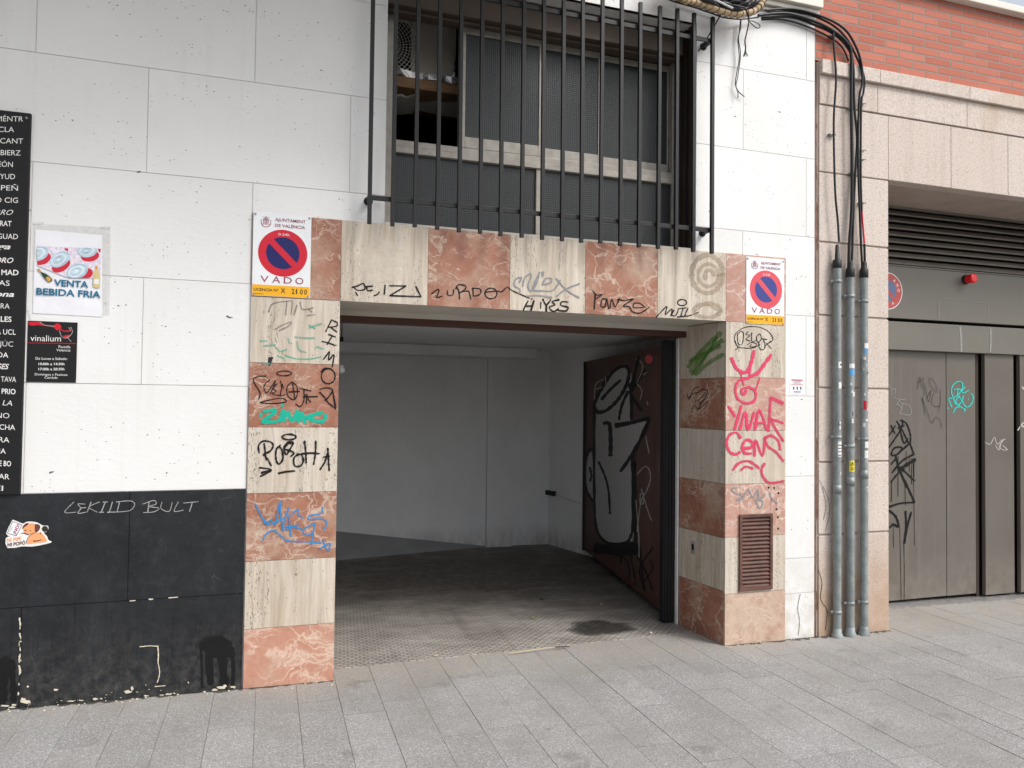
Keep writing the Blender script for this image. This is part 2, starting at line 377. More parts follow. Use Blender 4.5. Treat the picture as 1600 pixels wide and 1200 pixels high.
def m_glass():
    N = NT('ribbed_wired_glass'); p = N.pos()
    s = N.n('SeparateXYZ', i_0=p)
    gx = N.math('SINE', N.math('MULTIPLY', s.outputs[0], 2*math.pi/.0135)); gz = N.math('SINE', N.math('MULTIPLY', s.outputs[2], 2*math.pi/.0135))
    g = N.math('MULTIPLY', N.ramp(gx, -1, 1), N.ramp(gz, -1, 1))
    big = N.noise(N.map(p, (1, 1, .4)), 2.2, 3)
    c = N.mix(N.ramp(g, .15, .8), (.020, .024, .025), N.mix(N.ramp(big, .3, .7), (.036, .043, .045), (.066, .076, .079)))
    return N.out(c, .28, g, .35, .002)
def m_leaf_door():
    N = NT('brown_ribbed_steel'); p = N.pos()
    f = N.noise(p, 4, 5, .65)
    c = N.mix(N.ramp(f, .3, .7), (.070, .032, .025), (.105, .050, .040))
    c = N.mix(N.ramp(N.noise(N.map(p, (2, 2, .6)), 6, 4), .55, .8, 0, .4), c, (.16, .10, .08))
    return N.out(c, .5, N.noise(p, 90, 3), .1, .001)
def m_paint(name, col, wear=.18, rough=.5):
    """brush / marker / spray paint, thin in places so the stone shows through"""
    N = NT(name); p = N.pos()
    f = N.noise(p, 160, 3, .75); f2 = N.noise(p, 24, 3)
    c = N.mix(N.ramp(f2, .3, .7, 0, .3), col, tuple(min(1, a*1.35+.01) for a in col))
    N.out(c, rough); N.b.inputs['Specular IOR Level'].default_value = .12
    tr = N.n('BsdfTransparent'); mx = N.n('MixShader')
    N.set(mx.inputs[0], N.math('SUBTRACT', 1.0, N.ramp(N.math('ADD', N.math('MULTIPLY', f, .6), N.math('MULTIPLY', f2, .4)), .70-wear, .74, 0, min(.95, wear*3.2))))
    N.t.links.new(tr.outputs[0], mx.inputs[1]); N.t.links.new(N.b.outputs[0], mx.inputs[2])
    N.t.links.new(mx.outputs[0], N.t.nodes['Material Output'].inputs[0])
    return N.m
def m_veil(name, col, amt):
    """a buffed ghost or a dusty haze of paint"""
    N = NT(name); p = N.pos(); f = N.noise(p, 40, 4, .7); N.out(col, .6)
    tr = N.n('BsdfTransparent'); mx = N.n('MixShader'); N.set(mx.inputs[0], N.ramp(f, .3, .7, amt*.6, amt))
    N.t.links.new(tr.outputs[0], mx.inputs[1]); N.t.links.new(N.b.outputs[0], mx.inputs[2])
    N.t.links.new(mx.outputs[0], N.t.nodes['Material Output'].inputs[0]); return N.m
def m_inner():
    N = NT('grubby_white_plaster'); p = N.pos(); f = N.noise(p, 1.6, 5, .65); g = N.noise(N.map(p, (1, 1, .3)), 9, 4, .7)
    c = N.mix(N.ramp(f, .3, .7), (.70, .715, .72), (.80, .81, .815))
    c = N.mix(N.ramp(g, .55, .8, 0, .3), c, (.58, .58, .57))
    s = N.n('SeparateXYZ', i_0=p)
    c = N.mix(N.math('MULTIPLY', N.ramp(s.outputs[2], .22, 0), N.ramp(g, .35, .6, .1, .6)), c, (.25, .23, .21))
    return N.out(c, .7, N.noise(p, 70, 3), .25, .002)
def m_wood():
    N = NT('chipboard_shelf'); p = N.pos(); f = N.noise(N.map(p, (3, 3, 30)), 3, 4, .6)
    return N.out(N.mix(N.ramp(f, .3, .7), (.20, .105, .05), (.34, .20, .10)), .6)
def m_grimy_door():
    N = NT('olive_grey_steel'); p = N.pos(); r = N.rnd()
    f = N.noise(p, 2.0, 5, .6); g = N.noise(N.map(p, (20, 20, 1)), 1, 3, .5)
    c = N.mix(N.ramp(f, .3, .7), (.112, .097, .080), (.136, .121, .102))
    c = N.mix(N.math('MULTIPLY', r, .25), c, (.155, .14, .128))
    c = N.mix(N.ramp(g, .55, .75, 0, .2), c, (.20, .19, .175))
    s = N.n('SeparateXYZ', i_0=p)
    c = N.mix(N.math('MULTIPLY', N.ramp(s.outputs[2], .35, -.05), N.ramp(N.noise(p, 12, 4), .35, .65, .1, .6)), c, (.22, .195, .165))
    return N.out(c, N.ramp(f, .3, .7, .38, .52), N.math('ADD', N.noise(p, 3.5, 3), N.math('MULTIPLY', N.ramp(N.noise(p, 9, 2), .62, .70), .3)), .30, .006)

M = dict(
    white=m_white(), joint=simple('painted_joint_mortar', (.58, .575, .56), .9), black=m_black(), trav=m_trav(), red=m_red(),
    redworn=m_red('worn_red_marble', (.46, .31, .235), (.34, .205, .145), (.62, .52, .43), .7),
    redbase=m_red('pink_red_marble', (.50, .26, .185), (.42, .20, .14), (.64, .50, .40)), redlit=m_red('lit_red_marble', (.50, .30, .24), (.40, .215, .165), (.66, .55, .48)),  # right pier's copy of the red marble, with brighter light in its colour
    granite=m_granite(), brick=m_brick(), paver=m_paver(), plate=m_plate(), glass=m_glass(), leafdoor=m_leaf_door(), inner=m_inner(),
    wood=m_wood(), door=m_grimy_door(),
    bed=simple('joint_sand', (.25, .235, .21), .95, sc=20), asphalt=simple('asphalt', (.05, .05, .052), .9, sc=40, bump=.4),
    stucco=simple('beige_painted_render', (.56, .53, .47), .75, sc=3, var=.08, bump=.2), cream=simple('cream_painted_moulding', (.72, .68, .60), .6, var=.06),
    brown=simple('brown_metal_frame', (.075, .028, .018), .45), dkbrown=simple('dark_brown_wood', (.032, .022, .017), .6),
    boxbrown=simple('brown_shutter_box', (.075, .055, .042), .6), alu=simple('dull_aluminium', (.36, .335, .295), .45, .15, var=.2, sc=14),
    iron=simple('black_painted_iron', (.010, .010, .011), .5, var=.3, sc=30, bump=.15), rubber=simple('black_ribbed_rubber', (.008, .009, .011), .45),
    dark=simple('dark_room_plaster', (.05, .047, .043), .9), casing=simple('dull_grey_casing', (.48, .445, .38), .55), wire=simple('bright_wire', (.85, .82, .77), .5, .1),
    foil=simple('crumpled_foil', (.75, .74, .72), .28, .8, var=.3, sc=60, bump=.9), galv=simple('galvanised_steel', (.25, .275, .275), .5, .25, var=.28, sc=11, bump=.1),
    cap=simple('black_heat_shrink', (.016, .017, .018), .5), cable=simple('black_cable_sheath', (.012, .012, .014), .38), tan=simple('tan_wrapping_tape', (.50, .36, .21), .6, var=.25, sc=25),
    conc=simple('grey_painted_concrete', (.27, .275, .28), .8, sc=4, bump=.3), steel=simple('worn_steel_strip', (.33, .32, .31), .4, .5, var=.25, sc=18),
    rust=simple('rusty_brown_metal', (.115, .055, .042), .6, var=.4, sc=22, bump=.4), seam=simple('brown_gap_mortar', (.17, .10, .072), .9, var=.35, sc=12, bump=.6),
    header=simple('grey_green_steel', (.155, .146, .124), .45, var=.07, sc=2), louvre=simple('brown_grey_louvre', (.17, .15, .128), .42, var=.1),
    sgn=simple('white_enamel', (.74, .76, .77), .3, var=.04), sred=simple('traffic_red', (.56, .010, .028), .35, var=.06), sblue=simple('traffic_blue', (.008, .010, .105), .6, var=.06),
    pred=simple('faded_traffic_red', (.66, .075, .10), .4, var=.06), pblue=simple('faded_traffic_blue', (.035, .05, .24), .4, var=.06),
    maroon=simple('maroon_print', (.29, .05, .10), .4, var=.05), yellow=simple('yellow_plate', (.80, .40, .012), .35, var=.05), ink=simple('black_ink', (.018, .018, .02), .45, var=.1),
    board=simple('black_sign_board', (.006, .006, .007), .6, var=.15), cream_ink=simple('white_print', (.70, .69, .67), .5, var=.04), grey_ink=simple('grey_print', (.34, .33, .33), .5),
    paper=simple('white_paper', (.76, .76, .79), .45, var=.05, sc=10, bump=.1), teal=simple('teal_print', (.012, .14, .25), .45), cred=simple('can_red', (.55, .02, .04), .4), can=simple('can_lid_blue_silver', (.40, .54, .63), .35, var=.25, sc=40),
    canl=simple('can_lid_pale', (.62, .72, .78), .35), ice=simple('printed_ice', (.68, .62, .70), .4, var=.28, sc=90), botg=simple('bottle_green', (.02, .05, .03), .3), boty=simple('wine_yellow', (.62, .50, .24), .3), gold=simple('gold_foil_print', (.60, .34, .06), .35),
    sleeve=m_veil('clear_plastic_sleeve', (.60, .60, .59), .34), lampred=simple('red_lamp_lens', (.80, .012, .02), .18, var=.1),
    orange=simple('sticker_orange', (.78, .34, .15), .45, var=.05), dogbr=simple('sticker_brown', (.13, .045, .035), .45), stk=simple('sticker_white', (.72, .71, .69), .45, var=.1, sc=40), stkblue=simple('sticker_blue', (.10, .32, .58), .45), stky=simple('sticker_yellow', (.80, .66, .03), .45),
    k_black=m_paint('black_marker', (.012, .011, .012), .20), k_spray=m_paint('black_spray', (.010, .010, .011), .06), k_green=m_paint('green_paint_marker', (.012, .36, .25), .10), k_blue=m_paint('blue_marker', (.035, .20, .45), .12),
    k_pink=m_paint('pink_spray', (.62, .055, .13), .16), k_grey=m_paint('grey_marker', (.25, .25, .26), .22), k_teal=m_paint('teal_marker', (.03, .50, .44), .12), k_pale=m_paint('pale_scratch', (.30, .30, .29), .20), k_chalk=m_paint('chalk_scratch', (.34, .34, .34), .26),
    k_silver=m_paint('grey_spray_fill', (.46, .46, .46), .16), k_white=m_paint('white_marker', (.5, .48, .47), .18), k_faint=m_veil('faded_grey_marker', (.14, .12, .11), .6), k_fgreen=m_veil('faded_green_marker', (.10, .40, .30), .7), k_dust=m_veil('green_spray_dust', (.10, .28, .03), .62),
    v_light=m_veil('buffed_pale_patch', (.74, .67, .56), .62), v_brown=m_veil('buffed_brown_ghost', (.36, .28, .19), .52), wet=simple('wet_tar_stain', (.0055, .0055, .006), .32), wetgnd=m_veil('oily_ground_stain', (.012, .011, .011), .92), chip=simple('bare_cream_plaster', (.60, .54, .43), .9, var=.12, sc=30), straw=simple('dry_straw', (.50, .42, .26), .7), leafy=simple('fallen_leaf', (.19, .20, .05), .7), hole=simple('drilled_hole', (.01, .01, .01), .9),
)

# ================================================================== THE SETTING
mb = MB(); mb.add([(-90, -90, zg(-90)-.16), (90, -90, zg(90)-.16), (90, 90, zg(90)-.16), (-90, 90, zg(-90)-.16)], [(0, 1, 2, 3)])
o = mb.build('ground', M['asphalt']); o['kind'] = 'structure'
mb = MB(); X0, X1, Y0, Y1 = -9, 15, -7.0, .56
mb.hexa([(X0, Y0, zg(X0)-.15), (X1, Y0, zg(X1)-.15), (X1, Y1, zg(X1)-.15), (X0, Y1, zg(X0)-.15)],
        [(X0, Y0, zg(X0)-.0035), (X1, Y0, zg(X1)-.0035), (X1, Y1, zg(X1)-.0035), (X0, Y1, zg(X0)-.0035)], 1)
rp = random.Random(3); pw = .2085; x = -9.0+.0035
while x < 14.7:
    y = Y1 - rp.uniform(.0, .5)
    yb = Y1
    while yb > Y0:
        ln = rp.choice([.42, .62, .62, .62, .83]); ya = max(yb-ln if yb < Y1 else y-.05, Y0)
        if yb-ya > .05:
            g = .0012; dz = rp.uniform(-.0012, .0012)
            x0, x1, a, b = x+g, x+pw-g, ya+g, yb-g
            t = [(x0, a, zg(x0)+dz), (x1, a, zg(x1)+dz), (x1, b, zg(x1)+dz), (x0, b, zg(x0)+dz)]
            mb.hexa([(p[0], p[1], p[2]-.02) for p in t], t, 0)
        yb = ya
    x += pw
o = mb.build('pavement', [M['paver'], M['bed']]); o['kind'] = 'structure'

# ================================================================== LEFT BUILDING
XL, XR = -7.0, 3.633
bld = thing('white_building', (-1.0, .3, zg(-1)), 'white painted stone building with black base and marble framed garage entrance', 'building')
HOLES = [(.62, 2.677, 2.578, 4.106), (-.098, 3.384, -1, 2.578)]
def cut(rects, hole):
    out = []; hx0, hx1, hz0, hz1 = hole
    for (a, b, c, d) in rects:
        if b <= hx0 or a >= hx1 or d <= hz0 or c >= hz1: out.append((a, b, c, d)); continue
        if a < hx0: out.append((a, hx0, c, d))
        if b > hx1: out.append((hx1, b, c, d))
        m0, m1 = max(a, hx0), min(b, hx1)
        if c < hz0: out.append((m0, m1, c, hz0))
        if d > hz1: out.append((m0, m1, hz1, d))
    return out
mb = MB()
ZC = [1.072, 1.627, 2.187, 2.742, 3.299, 3.853, 4.345, 4.41, 4.96, 5.52, 6.08, 6.63, 7.19, 7.75, 8.3, 8.9]
PX = 1.048
for i in range(len(ZC)-1):
    z0, z1 = ZC[i], ZC[i+1]
    off = -1.15 if i % 2 == 0 else -.63
    xs = [XL]+[off+PX*k for k in range(-5, 6)]+[XR]
    xs = sorted(v for v in xs if XL <= v <= XR)
    # on the right of the window the joints run a little differently
    for a, b in zip(xs[:-1], xs[1:]):
        if b-a < .02: continue
        g = .0017
        r = (a+(g if a > XL else 0), b-(g if b < XR else 0), z0+g, z1-g)
        for q in [r]:
            rs = [q]
            for h in HOLES: rs = [t for u in rs for t in cut([u], h)]
            for (c, d, e, f) in rs:
                if d-c > .004 and f-e > .004: mb.box(c, d, 0.0, .03, e, f, 0)
for (z0, z1) in [(-.3, .268), (.268, .508), (.508, 1.072)]:      # right-hand strip runs down to the ground in white
    mb.box(3.386, XR, 0, .03, z0+.002, z1-.002, 0)
back = [(XL, XR-.004, -.4, 8.9)]
for h in [(.62, 2.677, 2.578, 4.106), (.35, 2.935, -1, 2.13)]: back = [t for u in back for t in cut([u], h)]
for (a, b, c, d) in back: mb.box(a, b, .0045, .26, c, d, 1)
mb.box(XR-.30, XR-.004, .262, 8, -.4, 8.9, 1)
mb.box(XL, XL+.3, .262, 8, -.4, 8.9, 1); mb.box(XL+.3, XR-.31, 7.7, 8, -.4, 8.9, 1); mb.box(XL, XR, .0, 8, 8.905, 9.1, 0)
wall = mb.build('wall', [M['white'], M['joint']], bld)
# black painted base
mb = MB(); xb = -.102
for (z0, z1, js) in [(-.35, .511, [-1.14, -3.3, -5.2]), (.511, 1.072, [-.668, -2.1, -3.9, -5.7])]:
    xs = sorted([XL, xb]+js)
    for a, b in zip(xs[:-1], xs[1:]):
        mb.box(a+.002, b-.002, -.008, .004, z0+.0025, z1-.0025, 0)
mb.box(XL, xb-.002, -.0035, .0037, -.35, 1.0695, 0)
plinth = mb.build('plinth', [M['black']], bld)
PB = FY(-.008); c3 = C(0, 740, 3.158)
mb = MB()
for pts, wd in [([(1000,855),(1030,832),(1070,825),(1115,838),(1140,890)],46), ([(1028,850),(1032,920),(1040,1035)],34), ([(1092,850),(1100,940),(1108,1045)],44), ([(1142,870),(1152,950),(1148,1045)],18),
                ([(990,848),(996,940),(998,1055)],12), ([(1060,840),(1062,890)],60)]:
    stroke(mb, PB, c3(pts), wd/3.158)
mb.build('wet_stain', M['wet'], plinth); mb = MB()
for pts, wd in [([(2,950),(30,930),(58,960)],62), ([(55,950),(66,1040),(68,1120)],30), ([(18,950),(16,1050),(14,1125)],46)]:
    stroke(mb, PB, c3(pts), wd/3.158)
mb.build('wet_stain', M['wet'], plinth)
mb = MB(); rc = random.Random(11)
for pts in ([(690,853),(712,852)], [(712,851),(740,849),(775,851)], [(779,850),(782,890),(780,930)], [(780,930),(788,975),(784,1005),(776,1030)], [(640,628),(668,626)], [(735,620),(755,619)], [(832,613),(878,609)], [(765,1050),(790,1048),(815,1046)]):
    stroke(mb, PB, c3(pts), rc.uniform(3, 6)/3.158)
def blob(cx, cy, rx, ry, n=9):
    return [(cx+rx*math.cos(2*math.pi*k/n)*rc.uniform(.55, 1.15), cy+ry*math.sin(2*math.pi*k/n)*rc.uniform(.55, 1.15)) for k in range(n)]
for k in range(26):                                                 # flaked edge of the joint
    yy = 715+rc.random()*290; poly(mb, PB, c3(blob(98+rc.uniform(-3, 5), yy, rc.uniform(2, 6), rc.uniform(4, 16))))
for (cx, cy, rx, ry) in [(130,1125,32,11),(115,1112,14,8),(275,1066,14,6),(632,1076,22,9),(652,1060,8,14),(1090,1055,22,9),(1060,1066,18,6),(1110,1048,12,8),(1150,1052,14,5),(1175,1064,6,3),(350,1122,24,4),(400,1118,14,3),(470,1112,18,6),(500,1110,8,4),(720,1096,16,4),(830,1088,20,5),(800,1092,12,4),(860,1084,8,3),(137,1050,8,5),(930,1030,4,5),(720,1043,3,3),(25,1145,30,5),(70,1140,14,7),(60,1152,20,4),(1010,1075,10,4),(92,1085,5,10),(94,1040,4,8)]:
    poly(mb, PB, c3(blob(cx, cy, rx, ry)))
for k in range(24):
    cx = rc.uniform(0, 1195); poly(mb, PB, c3(blob(cx, 1152-cx*.078-rc.random()**2*34, rc.uniform(1.5, 7), rc.uniform(1, 3.2), 7)))
mb.build('paint_chip', M['chip'], plinth)
mb = MB()
for pts in ([(365,140),(320,190),(375,190)], [(420,150),(385,150),(400,170),(385,195),(425,190)], [(395,170),(425,167)], [(450,140),(430,190)], [(490,140),(440,165),(480,190)], [(520,140),(500,190)], [(555,140),(540,190)], [(508,141),(532,139)], [(490,191),(512,190)], [(530,191),(552,189)],
            [(590,140),(578,190)], [(575,140),(640,134),(665,150),(640,182),(555,190)], [(735,140),(730,190)], [(705,150),(760,132),(770,150),(735,162),(785,170),(760,188),(708,192)], [(800,140),(795,172),(835,186),(850,142)], [(880,140),(860,185),(905,180)], [(905,145),(978,138)], [(950,140),(935,188)]):
    stroke(mb, PB, c3(pts), 1.25)
mb.build('graffiti', M['k_chalk'], plinth, label='thin pale scratched writing LEKID BULT')
# moulding band and balcony overhead
mb = MB(); zb = 4.345
mb.box(XL, XR+.012, -.075, .0, zb, zb+.30); mb.box(XL, XR+.004, -.045, 0, zb-.035, zb-.002); mb.box(XL, XR-.002, -.02, 0, zb-.06, zb-.037)
mb.build('moulding', M['cream'], bld, bevel=.005)
mb = MB(); mb.box(-5.5, 2.1, -1.5, -.08, 4.66, 4.84); mb.box(-5.5, 2.1, -1.5, -1.44, 4.842, 5.7)
mb.box(-5.5, -5.44, -1.438, -.08, 4.842, 5.7); mb.box(2.04, 2.1, -1.438, -.08, 4.842, 5.7)
mb.build('balcony', M['stucco'], bld, bevel=.006)

# ---- stone surround of the garage entrance
FS = -.012                                                          # face of the stone
PS = FY(FS)
mb = MB(); GP = .0012
def tile(x0, x1, z0, z1, mi, y0=FS, y1=.004): mb.box(x0+GP, x1-GP, y0, y1, z0+GP, z1-GP, mi)
xl0, xl1 = -.098, .378
zl = [2.578, 2.118] + [WZ(458, y, FS) for y in (568, 667.5, 769.5, 874, 978)] + [-.2]
for k, mi in enumerate([1, 0, 1, 0, 1, 0, 3]):
    if k: tile(xl0, xl1, zl[k+1], zl[k], mi)
xs = [WX(532, 440, FS)] + [WX(px, 450, FS) for px in (668.5, 796.5, 914.5, 1027.5)] + [2.905]
tile(xl0, xs[0], 2.118, 2.578, 1)
for k, mi in enumerate([0, 1, 0, 1, 0]): tile(xs[k], xs[k+1], 2.118, 2.578, mi)
xr0, xr1 = 2.905, 3.384
tile(xr0, xr1, 2.118, 2.578, 4)
zr = [2.118] + [WZ(1180, y, FS) for y in (590, 672.5, 755.5, 837.5, 925)] + [-.2]
VX0, VX1, VZ0, VZ1 = WX(1154, 860, FS), WX(1206, 860, FS), WZ(1180, 922, FS), WZ(1180, 803, FS)
for k, mi in enumerate([0, 4, 0, 4, 0, 2]):
    for (a, b, c, d) in cut([(xr0, xr1, zr[k+1], zr[k])], (VX0+.01, VX1-.01, VZ0+.01, VZ1-.01)): tile(a, b, c, d, mi)
surround = mb.build('stone_surround', [M['trav'], M['red'], M['redworn'], M['redbase'], M['redlit']], bld)
# reveals: the right one is slightly splayed
RB = Vector((2.852, .48, 0)); RA = Vector((2.905, .0045, 0))
nrm = Vector((-(RB.y-RA.y), RB.x-RA.x, 0)).normalized()
if nrm.x > 0: nrm = -nrm
PR = Plane(RA, nrm)
mb = MB()
zrev = [2.118] + [PR.pt((1131, y)).z for y in (590, 672, 756, 841, 924)] + [-.2]
for k, mi in enumerate([0, 1, 0, 1, 0, 1]):
    a, b = RA, RB; bk = -nrm*.03
    bot = [a, a+bk, b+bk, b]
    mb.hexa([(v.x, v.y, zrev[k+1]+GP) for v in bot], [(v.x, v.y, zrev[k]-GP) for v in bot], mi)
rev = mb.build('jamb_lining', [M['trav'], M['red']], bld)
mb = MB()
for k, mi in enumerate([0, 1, 0, 1, 0, 1]): mb.box(.35, .378, .0045, .47, zrev[k+1]+GP, zrev[k]-GP, mi)
mb.build('jamb_lining', [M['trav'], M['red']], bld)
mb = MB(); mb.box(.372, 2.91, .0045, .5, 2.122, 2.20); mb.box(.372, 2.89, .40, .405, 2.085, 2.121)
mb.build('lintel_soffit', M['stucco'], bld)
mb = MB(); mb.box(.385, 2.86, .408, .47, 2.042, 2.088); mb.box(.385, 2.86, .43, .49, 2.09, 2.12); mb.box(.3785, .392, .42, .47, -.05, 2.04)
mb.build('door_frame', M['brown'], bld, bevel=.004)

# ---- garage interior
mb = MB()
mb.box(-1.35, 4.0, 3.62, 3.8, -.3, 2.4, 0)                          # back wall
mb.box(2.30, 2.60, 3.57, 3.618, -.3, 2.3, 0)                         # shallow pier
A_, B_ = Vector((2.98, 3.86, 0)), Vector((3.86, .50, 0)); dn = Vector((A_.y-B_.y, B_.x-A_.x, 0)).normalized()*.08
mb.hexa([(v.x, v.y, -.3) for v in (A_, B_, B_+dn, A_+dn)], [(v.x, v.y, 2.4) for v in (A_, B_, B_+dn, A_+dn)], 0)
mb.box(-1.5, -1.35, .262, 3.8, -.3, 2.4, 0)
mb.box(-1.35, .345, .262, .30, -.3, 2.4, 0); mb.box(2.94, 3.9, .262, .30, -.3, 2.4, 0)
mb.box(-1.6, 4.0, .50, 3.8, 2.15, 2.30, 0)                           # ceiling
mb.build('garage_wall', M['inner'], bld)
mb = MB(); mb.box(-1.34, 2.75, 3.25, 3.6, 2.045, 2.148)
mb.build('ceiling_beam', M['inner'], bld, bevel=.01)
mb = MB(); mb.add([(2.31, 3.60, zg(2.3)), (-1.34, 2.68, zg(-1.3)), (-1.34, 3.615, .50), (2.31, 3.618, zg(2.3)+.01), (-1.34, 3.615, -.2), (2.31, 3.615, -.2), (-1.34, 2.68, -.2), (2.31, 3.60, -.2)],
       [(0, 1, 2, 3), (0, 7, 6, 1), (1, 6, 4, 2), (3, 2, 4, 5)])
mb.build('sloped_bank', M['conc'], bld)
mb = MB()
e0, e1 = G(524, 1046), G(1062, 988)
fl = [(.379, e0.y), (2.852, e1.y-.02), (2.852, .49), (3.86, .49), (3.0, 3.8), (-1.34, 3.8), (-1.34, .31), (.379, .31)]
mb.hexa([(x, y, zg(x)-.05) for x, y in fl], [(x, y, zg(x)+.005) for x, y in fl])
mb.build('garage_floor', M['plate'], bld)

# ---- open door leaf, brown ribbed steel
H0 = Vector((2.80, .62, 0)); H1 = Vector((3.185, 2.93, 0)); dd = (H1-H0).normalized(); dn = Vector((-dd.y, dd.x, 0))   # dn: towards the opening
if dn.x > 0: dn = -dn
PD = Plane(H0, dn); LW = (H1-H0).length
z0d, z1d = .03, PD.pt((916, 565)).z
mb = MB(); nr = 30
def dpt(u, z, o): q = H0+dd*u+dn*o; return (q.x, q.y, z)
for k in range(nr):
    u0, u1 = .05+(LW-.10)*k/nr, .05+(LW-.10)*(k+1)/nr
    mb.hexa([dpt(u0+.002, z0d+.05, -.0), dpt(u1-.002, z0d+.05, -.0), dpt(u1-.002, z0d+.05, -.045), dpt(u0+.002, z0d+.05, -.045)], [dpt(u0+.002, z1d-.05, 0), dpt(u1-.002, z1d-.05, 0), dpt(u1-.002, z1d-.05, -.045), dpt(u0+.002, z1d-.05, -.045)])
mb.hexa([dpt(.05, z0d+.052, -.006), dpt(LW-.05, z0d+.052, -.006), dpt(LW-.05, z0d+.052, -.043), dpt(.05, z0d+.052, -.043)], [dpt(.05, z1d-.052, -.006), dpt(LW-.05, z1d-.052, -.006), dpt(LW-.05, z1d-.052, -.043), dpt(.05, z1d-.052, -.043)])
leaf = mb.build('garage_door', M['leafdoor'], bld, label='brown steel door leaf folded inwards with a big grey and black graffiti piece')
mb = MB()
for (u0, u1, a, b) in [(0, .048, z0d, z1d), (LW-.048, LW, z0d, z1d), (.049, LW-.049, z0d, z0d+.049), (.049, LW-.049, z1d-.049, z1d)]:
    mb.hexa([dpt(u0, a, .006), dpt(u1, a, .006), dpt(u1, a, -.05), dpt(u0, a, -.05)], [dpt(u0, b, .006), dpt(u1, b, .006), dpt(u1, b, -.05), dpt(u0, b, -.05)])
mb.build('frame', M['brown'], leaf, bevel=.003)
mb = MB(); mb.hexa([dpt(LW+.001, z0d-.01, .02), dpt(LW+.03, z0d-.01, .02), dpt(LW+.03, z0d-.01, -.05), dpt(LW+.001, z0d-.01, -.05)], [dpt(LW+.001, z1d, .02), dpt(LW+.03, z1d, .02), dpt(LW+.03, z1d, -.05), dpt(LW+.001, z1d, -.05)])
mb.build('rubber_edge', M['rubber'], leaf)
mb = MB(); cx, cy = WX(1040, 900, .54), .545
for k in range(7):
    a = 2.745+.0128*k; mb.box(a, a+.0105, .515-.004*(k % 2), .575, zg(2.8)+.012, 2.03)
mb.build('finger_guard', M['rubber'], leaf, bevel=.003)
mb = MB(); mb.box(2.838, 2.850, .486, .515, zg(2.8)+.005, 2.04)
mb.build('edge_profile', M['stk'], leaf)
c8 = C(880, 540, 2.857); PDo = Plane(H0+dn*.0005, dn)
fillp = c8(smooth([(142,275),(148,235),(175,190),(225,120),(275,92),(298,110),(306,150),(306,338),(345,338),(384,335),(345,430),(315,480),(315,840),(295,870),(240,882),(195,872),(150,815),(138,700),(118,672),(106,640),(104,540),(118,480),(138,478)], 3))
uz = []
for p in fillp:
    q = PD.pt(p); uz.append(((q-H0).dot(dd), q.z))
def clipu(P_, lim, sign):
    out = []
    for a, b in zip(P_, P_[1:]+P_[:1]):
        ia, ib = (a[0]-lim)*sign >= 0, (b[0]-lim)*sign >= 0
        if ia: out.append(a)
        if ia != ib:
            t = (lim-a[0])/(b[0]-a[0]); out.append((lim, a[1]+(b[1]-a[1])*t))
    return out
mb = MB()
for k in range(nr):
    u0, u1 = .05+(LW-.10)*k/nr, .05+(LW-.10)*(k+1)/nr
    st_ = clipu(clipu(uz, u0+.0025, 1), u1-.0025, -1)
    if len(st_) > 2: mb.add([dpt(u, z, .0010) for u, z in st_], [tuple(range(len(st_)))])
mb.build('graffiti', M['k_silver'], leaf, label='grey spray fill of the can shaped graffiti')
mb = MB()
for pts, wd in [([(145,290),(140,262),(170,195),(225,115),(272,92),(294,112),(285,170),(250,235),(200,285),(160,298),(145,285)],15), ([(172,240),(212,195),(256,155)],13), ([(140,290),(138,480),(140,690),(146,800),(170,860),(220,886),(285,878),(310,830)],13),
        ([(300,170),(305,250),(305,330)],14), ([(290,205),(262,270),(250,330)],12), ([(235,357),(300,345),(385,325)],18), ([(385,330),(345,420),(300,500),(258,560)],16), ([(310,480),(313,650),(312,830)],14), ([(183,347),(207,350),(213,420),(212,490)],18), ([(160,520),(190,590),(205,660),(210,750)],10),
        ([(137,462),(112,470),(95,540),(104,640),(135,695)],11), ([(120,545),(128,580),(121,605)],9), ([(345,20),(330,90),(308,180)],14), ([(365,110),(300,210)],13), ([(300,215),(350,290)],13), ([(150,905),(240,912),(325,905)],52), ([(318,520),(322,700),(325,930)],12), ([(260,945),(285,960),(298,1010),(290,1080)],6), ([(300,930),(330,1080),(345,1110)],5), ([(340,880),(352,1000),(370,1125)],6), ([(402,900),(360,960),(342,1010),(372,1120)],6), ([(330,940),(365,1000),(400,1090)],6), ([(390,960),(400,1000),(355,1060)],5), ([(250,915),(262,975)],5)]:
    stroke(mb, PDo, c8(pts), wd/2.857)
mb.build('graffiti', M['k_spray'], leaf, label='black spray outline of the can shaped graffiti')
mb = MB()
for pts in ([(140,240),(146,175),(180,150)], [(150,195),(175,185)], [(190,140),(193,170)], [(205,125),(207,150)], [(325,60),(350,75),(354,110),(330,165)], [(330,170),(352,200),(345,240)], [(358,130),(372,120)], [(330,575),(365,540),(385,555),(390,600),(372,650),(348,700),(330,830)], [(345,665),(358,660),(360,700),(345,705),(345,665)], [(350,640),(380,740),(395,780)], [(340,945),(338,840),(325,690)], [(178,820),(190,810),(205,845),(190,855)], [(215,640),(225,600)], [(220,770),(235,740)], [(375,250),(380,265)], [(370,405),(385,480)]):
    stroke(mb, PDo, c8(pts), 1.3)
mb.build('graffiti', M['k_white'], leaf, label='thin whitish scribbles beside the can shaped graffiti')
mb = MB(); poly(mb, PDo, c8(ell(383, 60, 17, 20)), 0, .0014); mb.build('round_sticker', M['pred'], leaf)

